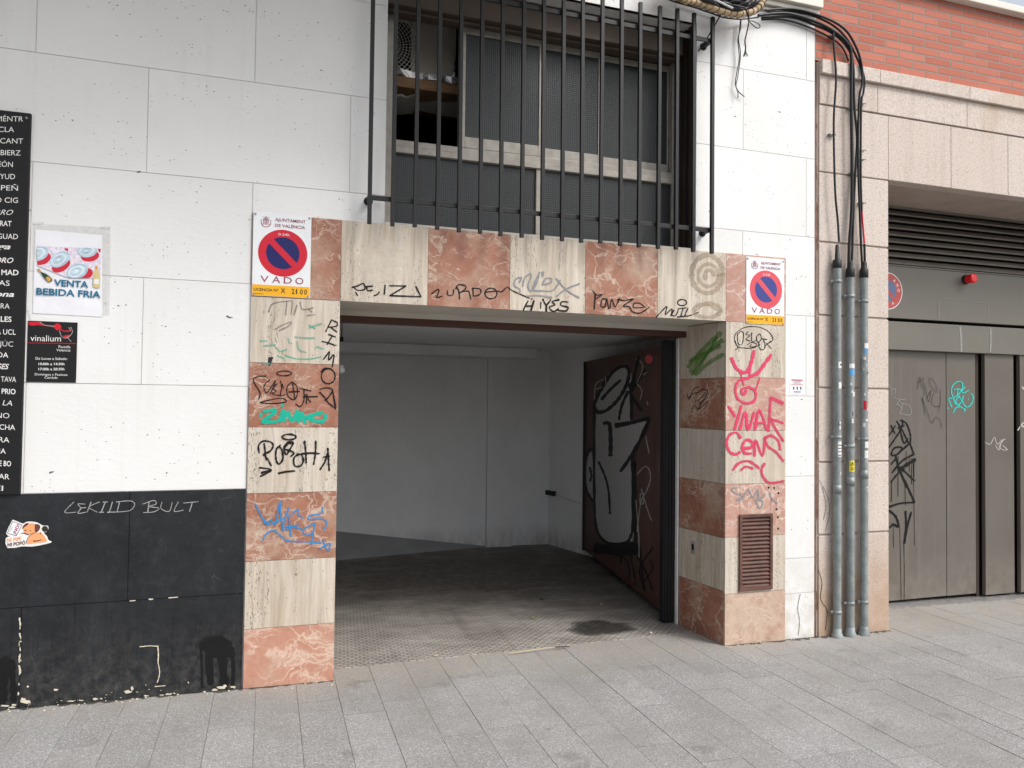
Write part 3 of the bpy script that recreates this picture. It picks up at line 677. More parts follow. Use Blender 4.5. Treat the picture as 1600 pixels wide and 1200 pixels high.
# ---- graffiti on the stone
M['h_pink'] = m_veil('pink_overspray', (.62, .10, .16), .42); M['h_spray'] = m_veil('black_overspray', (.02, .02, .02), .38); M['h_teal'] = m_veil('turquoise_bleed', (.03, .45, .40), .3)
HALO = {'k_pink': 'h_pink', 'k_spray': 'h_spray', 'k_teal': 'h_teal'}
def tagset(name_label, plane, tf, s, items, mat, parent, w=None):
    m = MB()
    if mat in HALO:
        for it in items:
            pts, wd = it if isinstance(it[1], (int, float)) and not isinstance(it, list) else (it, w)
            if wd/s > 1.2: stroke(m, FY_off(plane, -.0006), tf(pts), wd/s*1.45, 1)
    for it in items:
        pts, wd = it if isinstance(it[1], (int, float)) and not isinstance(it, list) else (it, w)
        stroke(m, plane, tf(pts), wd/s)
    return m.build('graffiti', [M[mat]]+([M[HALO[mat]]] if mat in HALO else []), parent, label=name_label)
c5 = C(380, 560, 3.528); c4 = C(380, 320, 4.286)
tagset('looping black tag with a halo on the red tile', PS, c5, 3.528, [
 [(85,225),(93,190),(62,135),(58,112),(85,98),(125,98)], [(92,243),(160,226),(215,220),(238,238),(180,248),(100,246)], [(148,118),(115,150),(128,190),(160,150),(178,122),(165,160),(150,195)], [(185,140),(165,165),(182,178),(160,195),(200,205)], [(205,125),(212,160),(206,205),(232,200)], [(215,140),(222,165)],
 [(268,130),(242,158),(246,205),(278,228),(298,200),(296,155),(268,130)], [(250,185),(310,182)], [(272,135),(285,222)], [(310,165),(345,172),(375,180)], [(335,172),(335,230),(315,265),(290,250)], [(330,212),(410,210)], [(352,195),(348,250)], [(340,200),(372,240)], ell(226,82,40,13)], 'k_black', surround, 6)
tagset('black vertical lettering RIMOZ', PS, c4, 4.286, [
 [(592,770),(575,805),(552,850)], [(590,770),(628,790),(625,812),(570,820)], [(585,820),(628,852)], [(528,915),(570,925),(616,942)], [(595,880),(580,905),(562,935)], [(572,868),(618,885)], [(537,1035),(560,1005),(578,982),(572,1040),(608,1003),(596,1085)],
 ell(570,1148,46,50), [(520,1120),(545,1095),(590,1098)], [(512,1235),(560,1225),(598,1240),(570,1290),(545,1310)], [(512,1255),(545,1290),(575,1330),(622,1365)], [(598,1240),(620,1365)]], 'k_black', surround, 9)
tagset('thick green paint tag ZINK', PS, c5, 3.528, [[(115,292),(180,284),(145,320),(108,348),(185,350)], [(200,345),(212,315),(222,285)], [(222,345),(245,298),(270,345),(298,290)], [(298,292),(305,350),(322,300),(340,355)], [(350,322),(435,298)], [(350,326),(400,345),(442,345),(455,312)], [(95,310),(100,312)], [(215,258),(218,260)]], 'k_green', surround, 21)
tagset('black brush tag ROOSH with a halo and an arrow', PS, c5, 3.528, [
 [(88,520),(85,480),(110,456),(150,460),(165,480),(150,510),(112,528)], [(116,470),(124,535),(128,560)], [(112,528),(135,555),(155,592)], [(205,478),(182,505),(182,560),(198,582),(218,555),(214,505),(200,488)], [(240,478),(225,500),(238,530),(258,500),(275,465),(245,462),(240,480)], [(278,466),(238,470),(228,498),(262,510),(280,522),(262,540)], [(305,525),(280,550),(285,592),(318,590),(332,560),(318,528),(296,535)], [(338,455),(345,515),(347,575)], [(322,526),(370,522),(420,525)], [(400,455),(398,520),(388,585)],
 [(466,495),(470,555),(474,620)], [(466,520),(450,570),(424,612)], [(440,545),(476,538)], ell(253,433,38,15), [(90,602),(155,615),(95,650)], [(100,630),(150,618)], [(195,633),(240,624),(285,620)]], 'k_black', surround, 10)
tagset('blue marker tag', PS, c5, 3.528, [
 [(65,800),(95,860),(130,920),(150,890),(175,915),(190,850),(205,785),(205,860),(222,945)], [(105,880),(150,912),(225,880)], [(252,820),(225,900),(215,948)], [(228,930),(310,918)], [(252,865),(262,980)], [(255,870),(300,832),(302,860),(328,880)], [(437,820),(428,855),(365,868),(362,888),(430,885),(460,905),(442,950)], [(108,1003),(125,970),(165,948),(205,975),(245,1005),(330,1010),(430,1018)], [(395,910),(385,970),(375,1030)], [(395,910),(350,930),(328,950),(350,975),(385,958)], [(440,1000),(455,1045),(472,1055),(480,1020)], [(420,1050),(475,1018)], [(232,945),(280,930),(330,945)]], 'k_blue', surround, 7.5)
tagset('faded green tag', PS, c4, 4.286, [[(112,912),(158,912)], [(138,945),(215,938)], [(222,955),(248,982),(292,968)], [(345,885),(420,892),(482,892)], [(362,915),(375,970),(422,988)], [(442,822),(525,795)], [(440,805),(480,830)], [(280,1008),(350,1030),(450,1032),(522,1018)], [(490,950),(537,965)], [(300,895),(312,930)], [(130,1060),(180,1065)], [(230,1010),(275,1030)]], 'k_fgreen', surround, 10)
tagset('faded grey scribble', PS, c4, 4.286, [[(170,720),(200,662),(330,642)], [(292,650),(285,740)], [(330,650),(322,735)], [(380,650),(398,700),(470,690)], [(212,835),(265,805),(322,785),(300,815),(240,842)], [(430,742),(480,735)], [(440,700),(462,720)], [(360,672),(340,740)]], 'k_faint', surround, 9)
c6 = C(520, 340, 5.333)
tagset('black marker tag PEIZ', PS, c6, 5.333, [[(160,582),(210,568),(255,550),(265,598),(205,605),(178,582)], [(190,620),(205,650)], [(272,575),(332,572)], [(282,580),(290,608),(330,605)], [(345,650),(372,640),(388,618)], [(436,560),(428,640)], [(470,568),(610,570)], [(610,570),(475,650)], [(475,650),(735,660)], [(735,660),(692,575)]], 'k_black', surround, 12)
tagset('black marker tag ZURDO', PS, c6, 5.333, [[(825,635),(850,612),(882,598),(880,630),(862,665),(912,655)], [(955,608),(960,645),(1000,642),(1005,600)], [(1030,578),(1050,612),(1056,680)], [(1025,592),(1045,560),(1098,565),(1108,590),(1062,625)], [(1070,620),(1115,612),(1135,620),(1150,680)], [(1168,590),(1170,655)], [(1158,590),(1220,592),(1235,620),(1215,645),(1170,655)], ell(1318,632,50,44), [(1265,622),(1370,612),(1405,618),(1455,578),(1478,598),(1530,625),(1640,672)]], 'k_black', surround, 10)
c7 = C(790, 360, 4.571)
tagset('grey looping tag', PS, c7, 4.571, [[(98,450),(100,420),(62,395),(70,350),(112,338),(95,375)], [(122,400),(135,340),(175,312),(182,330),(160,390),(178,435),(215,390),(240,312)], [(242,300),(205,380),(195,425),(260,432),(330,432),(368,395),(390,355)], [(262,388),(285,345),(325,345),(322,372),(270,388)], [(360,345),(440,430),(525,482)], [(525,382),(430,420),(362,472)], [(258,300),(275,300)], [(264,325),(268,305)], [(148,470),(230,465),(330,480)]], 'k_grey', surround, 12)
tagset('black marker tag HIYES', PS, c7, 4.571, [[(160,505),(140,540),(125,575)], [(202,502),(180,575)], [(140,541),(195,540)], [(252,512),(250,555)], [(265,490),(290,532),(322,495)], [(290,535),(290,580)], [(382,495),(332,508),(352,532),(312,548),(340,580),(377,560)], [(445,512),(402,510),(396,535),(445,550),(430,575),(378,572)], [(185,488),(188,491)]], 'k_black', surround, 11)
tagset('black marker tag PANZO', PS, c7, 4.571, [[(640,455),(632,565)], [(620,430),(650,462),(690,456),(640,492)], [(725,492),(692,490),(680,538),(708,545),(722,495),(735,560)], [(745,560),(757,490),(782,545),(815,480)], [(800,492),(850,500),(912,488),(875,515),(840,540),(882,545),(905,580),(960,590),(1030,545)], [(1000,552),(958,522),(916,522),(918,552),(985,550)]], 'k_black', surround, 8)
tagset('black marker tag MUIL with a halo', PS, c7, 4.571, [[(1075,620),(1112,580),(1152,543),(1140,602),(1187,560),(1180,612)], [(1202,568),(1187,605),(1216,606),(1236,558)], [(1230,560),(1290,553)], [(1266,560),(1250,615)], [(1225,619),(1285,612)], [(1302,555),(1282,610),(1330,604)], [(1340,600),(1375,585)], ell(1260,515,32,22)], 'k_black', surround, 8)
m_ = MB(); stroke(m_, PS, c7(ell(1440,312,112,135,24)), 7.5); stroke(m_, PS, c7(ell(1448,320,72,80,20)), 5.5); stroke(m_, PS, c7([(1425,345),(1430,295),(1470,285),(1490,320)]), 7); stroke(m_, PS, c7(ell(1440,570,98,50,20)), 6)
stroke(m_, PS, c7([(1350,575),(1430,530),(1520,575),(1500,595)]), 2.5)
m_.build('buffed_ghost', M['v_brown'], surround)
m_ = MB(); stroke(m_, PS, c6([(250,350),(300,270),(390,240),(500,270)]), 19); stroke(m_, PS, c6([(440,420),(520,310),(580,360)]), 25); stroke(m_, PS, c6([(240,420),(320,400),(420,360)]), 14); stroke(m_, PS, c6([(300,520),(430,500),(560,470)]), 16); poly(m_, PS, c6(smooth([(360,560),(440,550),(500,620),(440,650),(350,620)], 3)))
m_.build('buffed_ghost', M['v_light'], surround)
c9 = C(1130, 500, 4.29)
tagset('black looping tag inside an oval', PS, c9, 4.29, [[(80,200),(98,185),(80,150),(75,115),(95,78),(150,48),(225,45),(290,68),(328,110),(328,140),(292,160)], [(80,140),(98,178),(150,188),(200,186),(245,165)], [(95,90),(98,150),(115,168),(130,150),(135,90),(118,75),(102,92)], [(168,78),(150,95),(178,103),(152,128),(182,140)], [(190,85),(192,142),(222,135)], [(240,92),(222,115),(232,150),(255,125),(245,92)], [(238,150),(242,185),(262,200),(280,180),(270,128)], [(255,125),(292,130)], [(285,150),(322,192)], [(318,140),(275,182)], [(160,168),(188,150),(222,160),(212,178),(178,178),(188,163)]], 'k_black', surround, 4.8)
tagset('pink crown and spiral', PS, c9, 4.29, [([(55,256),(85,320),(130,352),(165,338),(188,280),(205,208)],19), ([(198,250),(176,330),(176,372)],14), ([(172,380),(230,355),(275,295),(320,235)],19), ([(115,352),(125,390),(138,440)],9), ([(172,390),(112,402),(82,450),(92,520),(148,558),(208,540),(215,485),(178,452),(130,460),(122,488),(142,496),(152,468)],14), ([(245,388),(215,470)],8)], 'k_pink', surround)
tagset('pink lettering YNAR', PS, c9, 4.29, [[(35,580),(78,645)], [(120,575),(100,650),(75,735)], [(110,735),(148,618),(165,735),(207,620)], [(213,735),(240,602),(290,735)], [(205,690),(280,690)], [(302,745),(310,640),(315,520)], [(315,520),(400,558)], [(305,660),(400,690)], [(312,655),(350,730),(402,812)]], 'k_pink', surround, 15)
tagset('pink lettering CENS over a frown', PS, c9, 4.29, [[(115,790),(88,755),(45,768),(22,820),(40,880),(80,900),(112,885)], [(125,862),(190,852),(185,812),(150,806),(125,850),(142,890),(188,895)], [(208,912),(215,805),(262,912),(280,782)], [(272,800),(318,775),(368,810),(380,870)], [(275,800),(302,850),(350,882),(402,945)], [(65,1005),(100,962),(160,945),(205,965),(240,995)], [(118,1006),(150,983),(195,995)], [(275,962),(255,1010),(275,1065),(320,1092),(405,1078)]], 'k_pink', surround, 15)
c10 = C(1040, 640, 3.243)
tagset('grey marker tag', PS, c10, 3.243, [[(362,395),(335,402),(348,422),(388,438),(358,458),(395,452)], [(388,448),(420,405),(440,447),(466,405),(470,450)], [(480,452),(502,430)], [(455,456),(492,465),(476,500),(455,458)], [(525,420),(538,452),(566,475)]], 'k_grey', surround, 7)
m_ = MB()
for (x, y) in [(571,423),(550,397),(562,505),(569,545),(570,603),(522,395),(1,1)][:6]: poly(m_, PS, c10(ell(x, y, 5, 6, 8)), 0, .0014)
for (x, y) in [(345,258)]: pass
m_.build('drilled_hole', M['hole'], surround)
m_ = MB(); cA = C(380, 320, 4.286)
poly(m_, PS, cA([(168,1020),(202,1020),(180,1080),(166,1072)]), 0, .0016); m_.build('torn_tape', M['ink'], surround)
c8r = C(1050, 380, 4.286); PRo = Plane(RA+nrm*.0006, nrm)
m_ = MB()
for pts, wd in [([(330,600),(230,690),(112,830)],30), ([(340,650),(240,730),(130,860)],30), ([(345,745),(250,800),(160,880)],26), ([(320,690),(210,740),(120,790)],26), ([(300,630),(200,800),(135,880)],22)]: stroke(m_, PRo, c8r(pts), wd/4.286)
m_.build('graffiti', M['k_dust'], rev, label='hazy green spray')
tagset('small black scribble', PRo, c8r, 4.286, [[(100,1005),(118,1048),(142,980),(182,962)], [(112,1040),(135,1010),(170,1000)], [(160,1015),(200,978),(230,990)], [(152,1060),(190,1040),(240,982),(222,1040),(190,1070)], [(130,1132),(150,1085),(170,1110)], [(175,1120),(210,1050),(248,1030)], [(185,1110),(240,1060)]], 'k_black', rev, 4)
m_ = MB()
q = [PRo.pt(c10([(x, y)])[0], .004) for x, y in ((131,668),(149,672),(149,728),(131,722))]
m_.add([v for v in q]+[v-nrm*.0 for v in [PRo.pt(c10([(x, y)])[0], .001) for x, y in ((128,662),(152,666),(152,732),(128,728))]], [(0, 1, 2, 3), (4, 5, 1, 0), (5, 6, 2, 1), (6, 7, 3, 2), (7, 4, 0, 3)])
kb = m_.build('key_switch', M['alu'], rev)
m_ = MB(); poly(m_, PRo, c10([(135,680),(146,682),(146,712),(135,709)]), 0, .0052); m_.build('slot', M['hole'], kb) if False else m_.build('slot', M['hole'], rev)

# ---- vent grille at the foot of the right pier
mb = MB(); fr = .022
for (a, b, c, d) in [(VX0, VX1, VZ1-fr, VZ1), (VX0, VX1, VZ0, VZ0+fr), (VX0, VX0+fr, VZ0+fr, VZ1-fr), (VX1-fr, VX1, VZ0+fr, VZ1-fr)]: mb.box(a, b, FS-.014, FS+.01, c, d)
vent = mb.build('air_vent', M['rust'], bld, bevel=.003)
mb = MB(); ns = 18
for k in range(ns):
    zc = VZ0+fr+(VZ1-VZ0-2*fr)*(k+.5)/ns; hh = (VZ1-VZ0-2*fr)/ns
    x0, x1 = VX0+fr+.001, VX1-fr-.001; jig = random.uniform(-.002, .002)
    mb.hexa([(x0, FS-.010+jig, zc-hh*.42), (x1, FS-.010, zc-hh*.42+jig), (x1, FS+.008, zc+hh*.30), (x0, FS+.008, zc+hh*.30)], [(x0, FS-.010+jig, zc-hh*.22), (x1, FS-.010, zc-hh*.22+jig), (x1, FS+.008, zc+hh*.48), (x0, FS+.008, zc+hh*.48)])
mb.build('louvre', M['rust'], vent)
mb = MB(); mb.box(VX0+.012, VX1-.012, .0042, .0055, VZ0+.012, VZ1-.012); mb.build('backing', M['hole'], vent)

# ================================================================== WINDOW
WY = .25
wx0, wx1, wz0, wz1 = .62, 2.677, 2.578, 4.106
mb = MB()
mb.box(wx0-.02, wx0, .0065, .5, wz0, wz1, 0); mb.box(wx1, wx1+.02, .0065, .5, wz0, wz1, 0)
mb.box(wx0, wx1, .0065, .5, wz1+.0005, wz1+.02, 0); mb.box(wx0, wx1, -.010, .5, wz0-.02, wz0-.0005+.012, 1)
for k, (a, b) in enumerate([(.04, .075), (.10, .14), (.16, .2)]): mb.box(wx1-.018-.006*k, wx1-.0005, a, b, wz0+.013, wz1-.001, 0)
win = mb.build('window', [M['dkbrown'], M['stucco']], bld)
zt = 3.135
xw = [wx0+.002, .685, 1.133, 1.655, 2.06, 2.64, wx1-.002]
mb = MB()
F0, F1 = WY-.01, WY+.04
mb.box(wx0+.002, .70, F0, F1, wz0+.014, wz1-.17); mb.box(2.635, 2.668, F0, F1, wz0+.014, wz1-.17)
mb.box(.7005, 2.6345, F0-.012, F1, zt-.052, zt-.012); mb.box(.7005, 2.6345, F0-.004, F1, zt-.0115, zt+.028)
mb.box(.7005, 2.6345, F0, F1, wz0+.014, wz0+.04); mb.box(1.635, 1.672, F0, F1, wz0+.0405, zt-.0525)
mb.build('window_frame', M['alu'], win, bevel=.003)
def sash(x0, x1, y0, st=.045, label=None):
    m = MB(); z0, z1 = zt+.029, wz1-.172
    m.box(x0, x0+st, y0, y0+.022, z0, z1); m.box(x1-st*.55, x1, y0, y0+.022, z0, z1)
    m.box(x0+st+.0002, x1-st*.55-.0002, y0, y0+.022, z0, z0+.07); m.box(x0+st+.0002, x1-st*.55-.0002, y0, y0+.022, z1-.04, z1)
    s_ = m.build('sash', M['alu'], win, bevel=.002)
    m = MB(); m.box(x0+st-.003, x1-st*.55+.003, y0+.008, y0+.013, z0+.066, z1-.036); m.build('pane', M['glass'], win)
sash(1.106, 1.672, F0-.004); sash(1.62, 2.10, F0+.024, .03); sash(2.03, 2.634, F0+.050, .018)
mb = MB()
mb.box(.70, 1.6345, WY+.008, WY+.013, wz0+.0405, zt-.0525); mb.box(1.6725, 2.6345, WY+.008, WY+.013, wz0+.0405, zt-.0525)
mb.build('pane', M['glass'], win)
mb = MB(); mb.box(wx0+.002, wx1-.03, .12, .29, wz1-.168, wz1-.002); mb.box(wx0+.002, wx1-.03, .16, .20, wz1-.19, wz1-.169); mb.build('shutter_box', M['boxbrown'], win, bevel=.004)
mb = MB()
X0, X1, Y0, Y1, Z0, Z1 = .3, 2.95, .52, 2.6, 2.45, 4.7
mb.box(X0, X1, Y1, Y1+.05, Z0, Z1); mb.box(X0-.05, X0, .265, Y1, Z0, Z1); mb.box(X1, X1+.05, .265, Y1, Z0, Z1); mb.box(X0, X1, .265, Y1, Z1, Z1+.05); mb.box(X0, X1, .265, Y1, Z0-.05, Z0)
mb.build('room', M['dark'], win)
# air conditioner on its shelf, seen through the open part of the window
fy = .50; fc = W(600, 66, fy); R0 = .235
ac = thing('air_conditioner', (fc.x, .7, 3.47), 'dark grey outdoor air conditioner unit with wire fan guard, inside the open window', 'air conditioner')
mb = MB(); xa0, xa1, za0, za1 = .36, WX(713, 60, .56), WZ(660, 118, .56), 4.14
for (a, b, c, d) in cut([(xa0, xa1, za0, za1)], (fc.x-R0*.8, fc.x+R0*.8, fc.z-R0*.8, fc.z+R0*.8)): mb.box(a, b, .56, .585, c, d)
mb.box(xa0, xa1, .585, .92, za0, za0+.01); mb.box(xa1-.01, xa1, .585, .92, za0+.01, za1)
mb.build('casing', M['casing'], ac, bevel=.004)
mb = MB(); mb.lathe((fc.x, .565, fc.z), (0, 1, 0), [(0, R0), (.02, R0*.97), (.14, R0*.95), (.14, .01)], 40)
mb.build('fan_shroud', M['hole'], ac)
mb = MB()
for k in range(5):
    a = 2*math.pi*k/5
    p = [(fc.x+math.cos(a+da)*r, .64+dy, fc.z+math.sin(a+da)*r) for r, da, dy in [(.05, 0, 0), (.2, -.1, -.02), (.21, .55, .03), (.05, .5, .02)]]
    mb.add(p+[(q[0], q[1]+.004, q[2]) for q in p], [(0, 1, 2, 3), (7, 6, 5, 4), (0, 4, 5, 1), (1, 5, 6, 2), (2, 6, 7, 3), (3, 7, 4, 0)])
mb.build('fan_blade', M['rubber'], ac)
mb = MB()
for k in range(2, 12): mb.tube([(fc.x+R0*k/11*math.cos(t), fy+.035*(k/11)**3, fc.z+R0*k/11*math.sin(t)) for t in [2*math.pi*j/40 for j in range(40)]], .0019 if k < 11 else .0035, 5, closed=True)
for j in range(48): 
    t = 2*math.pi*j/48
    mb.tube([(fc.x+R0*u*math.cos(t+.35*u), fy+.001+.035*u**3, fc.z+R0*u*math.sin(t+.35*u)) for u in (.28, .5, .75, 1.0)], .0013, 4)
mb.lathe((fc.x, fy-.006, fc.z), (0, 1, 0), [(0, .001), (0, .06), (.012, .062)], 20)
mb.build('fan_guard', M['wire'], ac)
mb = MB(); zf = za0
N_ = 14
top = []; 
for k in range(N_+1):
    xk = .62+(xa1-.62)*k/N_
    top.append((xk, .52+random.uniform(-.008, .008), zf+random.uniform(-.006, .01)))
vs = top+[(a, b-.004+random.uniform(-.006, .006), c-.045+random.uniform(-.008, .008)) for a, b, c in top]+[(a, b+.03, c+.012) for a, b, c in top]
mb.add(vs, [(k, k+1, N_+2+k, N_+1+k) for k in range(N_)]+[(k, k+1, 2*N_+3+k, 2*N_+2+k) for k in range(N_)])
mb.build('foil_tape', M['foil'], ac); mb = MB()
pts = [(xa1-.012+random.uniform(-.01, .01), .545+random.uniform(-.012, .0), zf+.03*k) for k in range(6)]
mb.tube(pts, [.012, .016, .01, .014, .008, .004], 7)
mb.build('foil_tape', M['foil'], ac); mb = MB()
pts = [(xa1-.22+.022*k, .545+random.uniform(-.012, .004), WZ(690, 8, .55)+random.uniform(-.012, .012)) for k in range(9)]
mb.tube(pts, [.006]+[random.uniform(.008, .02) for _ in range(7)]+[.005], 6)
mb.build('foil_tape', M['foil'], ac)
sh = MB(); sh.box(.36, xa1+.06, .50, .95, za0-.12, za0-.05); o = sh.build('shelf', M['wood'], None, loc=(.7, .7, za0-.12), bevel=.003)
tag(o, 'brown chipboard shelf carrying the air conditioner behind the window bars', 'shelf')
for kk, (px, py, rx, lab) in enumerate([(640, 152, .10, 'dull white loose ceiling board hanging just under the brown shelf'), (625, 172, -.12, 'broken dull white board sagging lowest behind the window bars')]):
    m = MB(); a = W(px, py, .75)
    x0, x1 = a.x-.22, a.x+(.36 if kk == 0 else .10); n = 8
    t_ = [(x0+(x1-x0)*k/n, .60+.02*math.sin(k*2.3), a.z-rx*.4*(k/n)+.003*math.sin(k*1.9)) for k in range(n+1)]
    b_ = [(p[0]+.012*math.sin(k*3.1), .80, p[2]-.045) for k, p in enumerate(t_)]
    m.add(t_+b_+[(p[0], p[1], p[2]+.016) for p in t_]+[(p[0], p[1], p[2]+.016) for p in b_], [f for k in range(n) for f in ((k, k+1, n+2+k, n+1+k), (2*n+2+k, 2*n+3+k, 3*n+4+k, 3*n+3+k), (k, k+1, 2*n+3+k, 2*n+2+k))])
    tag(m.build('ceiling_board', M['stucco'], None, loc=(a.x, .7, a.z)), lab, 'board')

# window bars ---------------------------------------------------------
YB = -.105
bars = thing('window_grille', (1.63, YB, 2.545), 'black iron grille of upright square bars over the window', 'window grille')
bx = [WX(px, py, YB) for px, py in [(577,350),(613,353),(648,357),(683,360),(717,363),(750,366),(782,369),(815,371),(847,374),(878,377),(908,379),(938,381),(969,383),(998,385),(1028,387),(1056,389),(1083,391),(1112,393)]]
m = MB(); hw = .0112; m.box(bx[0]-hw, bx[0]+hw, YB-hw, YB+hw, 2.546, 4.108)
b0 = m.build('bar', M['iron'], bars, bevel=.0015)
for k, xx in enumerate(bx[1:]):
    c = b0.copy(); COL.objects.link(c); c.parent = bars; c.location = (xx-bx[0], 0, random.uniform(-.004, .004)); c.rotation_euler = (0, random.uniform(-.0025, .0025), 0)
for z in (2.70, 3.955):
    m = MB(); m.box(bx[0]-.012, bx[-1]+.012, YB+hw+.001, YB+hw+.012, z-.014, z+.014); r_ = m.build('rail', M['iron'], bars, bevel=.0015)
for xx in (bx[0]+.005, bx[-1]-.005):
    for z in (2.70, 3.955):
        m = MB(); m.box(xx-.012, xx+.012, YB+hw+.013, -.0005, z-.012, z+.012); m.lathe((xx, -.004, z), (0, 1, 0), [(0, .001), (0, .026), (.0038, .026)], 12)
        m.build('bracket', M['iron'], bars)

# ================================================================== RIGHT BUILDING
rb = thing('brick_building', (5.6, .3, zg(5.6)), 'low red brick building with beige granite facing and olive grey garage doors', 'building')
GX0, GX1, OX0, OX1, RX1 = 3.672, 12.0, 4.288, 7.6, 12.0
mb = MB(); mb.box(3.64, RX1, .006, .28, 4.012, 4.655)
mb.build('wall', M['brick'], rb)
mb = MB(); mb.box(3.64, RX1, -.055, .33, 4.657, 4.712); mb.build('coping', M['cream'], rb, bevel=.006)
mb = MB(); g = .0065
zj = [-.3, .658, 1.165, 1.688, 2.2, 2.719, 3.219]
for a, b in zip(zj[:-1], zj[1:]):
    mb.box(GX0, OX0, 0, .10, a+g, b-g); mb.box(OX1, RX1, 0, .10, a+g, b-g)
xf = [GX0, 4.289, 4.888, 5.470, 6.07, 6.67, 7.27, 7.87, 8.47, 9.07, 10, 11, 12]
for a, b in zip(xf[:-1], xf[1:]): mb.box(a+.0012, b-.0012, .0, .10, 3.219+g*.4, 3.70-g)
xb_ = [GX0, 4.186, 5.043, 5.9, 6.76, 7.6, 8.5, 9.4, 10.3, 11.2, 12]
for a, b in zip(xb_[:-1], xb_[1:]):
    mb.box(a+.0012, b-.0012, -.006, .10, 3.70+g*.4, 3.910); mb.box(a+.0012, b-.0012, -.032, .10, 3.9115, 4.011)
mb.build('stone_facing', M['granite'], rb, bevel=.004)
mb = MB(); mb.box(3.66, OX0-.004, .011, .62, -.3, 4.0); mb.box(OX1+.004, RX1, .011, .62, -.3, 4.0); mb.box(OX0-.0035, OX1+.0035, .011, .62, 3.223, 4.0)
mb.build('stone_backing', simple('granite_joint_core', (.44, .36, .31), .85), rb)
mb = MB(); mb.box(3.64, RX1, 7.6, 7.9, -.3, 4.65); mb.box(RX1-.3, RX1, .63, 7.59, -.3, 4.65); mb.box(3.64, RX1, .285, 7.59, 4.55, 4.64); mb.build('rear_wall', M['stucco'], rb)
mb = MB()
zs = [-.3+.16*k for k in range(29)]
pr = random.Random(5); e = [(3.6335+pr.uniform(0, .004), 3.668+pr.uniform(-.006, .003), .004+pr.uniform(0, .01)) for _ in zs]
vs = [(a, y, z) for (a, b, y), z in zip(e, zs)]+[(b, y+.004, z) for (a, b, y), z in zip(e, zs)]
n = len(zs); mb.add(vs, [(k, k+1, n+k+1, n+k) for k in range(n-1)])
mb.box(3.634, 3.67, .02, .05, -.3, 4.2)
mb.build('gap_filling', M['seam'], rb)
m = MB()
for pts, wd in [([(1278,890),(1284,910),(1282,935),(1292,955),(1289,985)],.8), ([(1280,750),(1292,775),(1296,800),(1289,830)],.5), ([(1284,760),(1290,790),(1286,812)],.5)]: stroke(m, FY(0), pts, wd)
m.build('crack', M['hole'], rb)
m = MB(); stroke(m, FY(0), [(1250,928),(1246,950),(1249,970),(1247,992)], .6); m.build('crack', M['hole'], wall)
# louvre above the doors
mb = MB(); nl = 13
for k in range(nl):
    z = 2.742+.058*k; y = .545
    sec = [(y, z), (y-.004, z+.012), (y+.045, z+.052), (y+.049, z+.040)]
    mb.add([(4.289, a, b) for a, b in sec]+[(OX1, a, b) for a, b in sec], [(0, 1, 5, 4), (1, 2, 6, 5), (2, 3, 7, 6), (3, 0, 4, 7), (0, 3, 2, 1), (4, 5, 6, 7)])
mb.build('louvre', M['louvre'], rb)
mb = MB(); mb.box(4.289, OX1, .622, .66, -.3, 3.6); mb.build('backing', M['hole'], rb)
mb = MB(); mb.box(4.289, OX1, .545, .60, 2.292, 2.735); mb.box(4.289, OX1, .536, .5445, 2.722, 2.734)
head = mb.build('door_header', M['header'], rb, bevel=.003)
mb = MB(); mb.box(4.289, OX1, .525, .60, 2.030, 2.262); beam = mb.build('door_track', M['header'], rb, bevel=.003)
gd = MB(); gy = [(4.289, 5.147, .570), (5.149, 5.473, .573), (5.4765, 5.800, .570)]
for a, b, y in gy: gd.box(a, b, y, y+.03, zg(5)+.035, 2.029)
gdo = gd.build('garage_door', M['door'], rb, bevel=.002)
for a, b, y in [(5.880, 6.222, .552), (6.275, 6.62, .540), (6.63, 7.59, .552)]:
    gd = MB(); gd.box(a, b, y, y+.03, zg(6)+.03, 2.029); gd.box(a, a+.012, y-.006, y-.0005, zg(6)+.03, 2.02); gd.build('panel', M['door'], gdo, bevel=.002)
gd = MB(); gd.box(5.803, 5.876, .60, .615, zg(6)+.01, 2.029); gd.box(6.226, 6.272, .60, .615, zg(6)+.01, 2.029)
gd.box(5.812, 5.84, .578, .595, zg(6)+.02, 2.028); gd.build('post', M['dkbrown'], gdo)
mb = MB(); mb.hexa([(4.289, .46, zg(4.29)-.02), (OX1, .46, zg(OX1)-.02), (OX1, .62, zg(OX1)-.02), (4.289, .62, zg(4.29)-.02)], [(4.289, .46, zg(4.29)+.012), (OX1, .46, zg(OX1)+.012), (OX1, .62, zg(OX1)+.012), (4.289, .62, zg(4.29)+.012)])
mb.build('threshold', M['steel'], rb)
PG = FY(.5695); cr = C(1370, 540, 5.453); cr2 = C(1370, 540, 2.727)
tagset('small turquoise looping tag', PG, cr, 5.453, [[(728,350),(722,315),(682,308),(640,350),(635,408),(658,440),(705,400),(728,352)], [(655,377),(690,370),(722,380)], [(690,375),(680,432)], [(750,352),(722,392),(745,402),(782,380)], [(615,472),(612,452),(650,450),(665,490),(702,510)], [(615,470),(637,522)], [(702,430),(672,468),(690,508),(720,470),(702,440)], [(735,430),(730,480),(768,526),(812,485),(818,430),(800,410)], [(650,572),(670,532),(712,522),(752,548)], [(745,560),(752,540)], [(603,532),(606,534)], [(776,455),(779,457)]], 'k_teal', gdo, 8.5)
tagset('thin black scrawl', PG, cr, 5.453, [[(345,370),(365,265),(378,350)], [(350,322),(400,270)], [(395,280),(390,372)], [(410,322),(400,425)], [(440,270),(460,342),(508,402),(500,330),(458,270)], [(415,350),(440,480),(462,380),(430,442)], [(482,408),(468,500),(537,510),(540,375)], [(385,440),(412,582)], [(385,440),(430,560),(467,660),(502,612),(540,640),(554,702)], [(537,510),(525,560)]], 'k_black', gdo, 3)
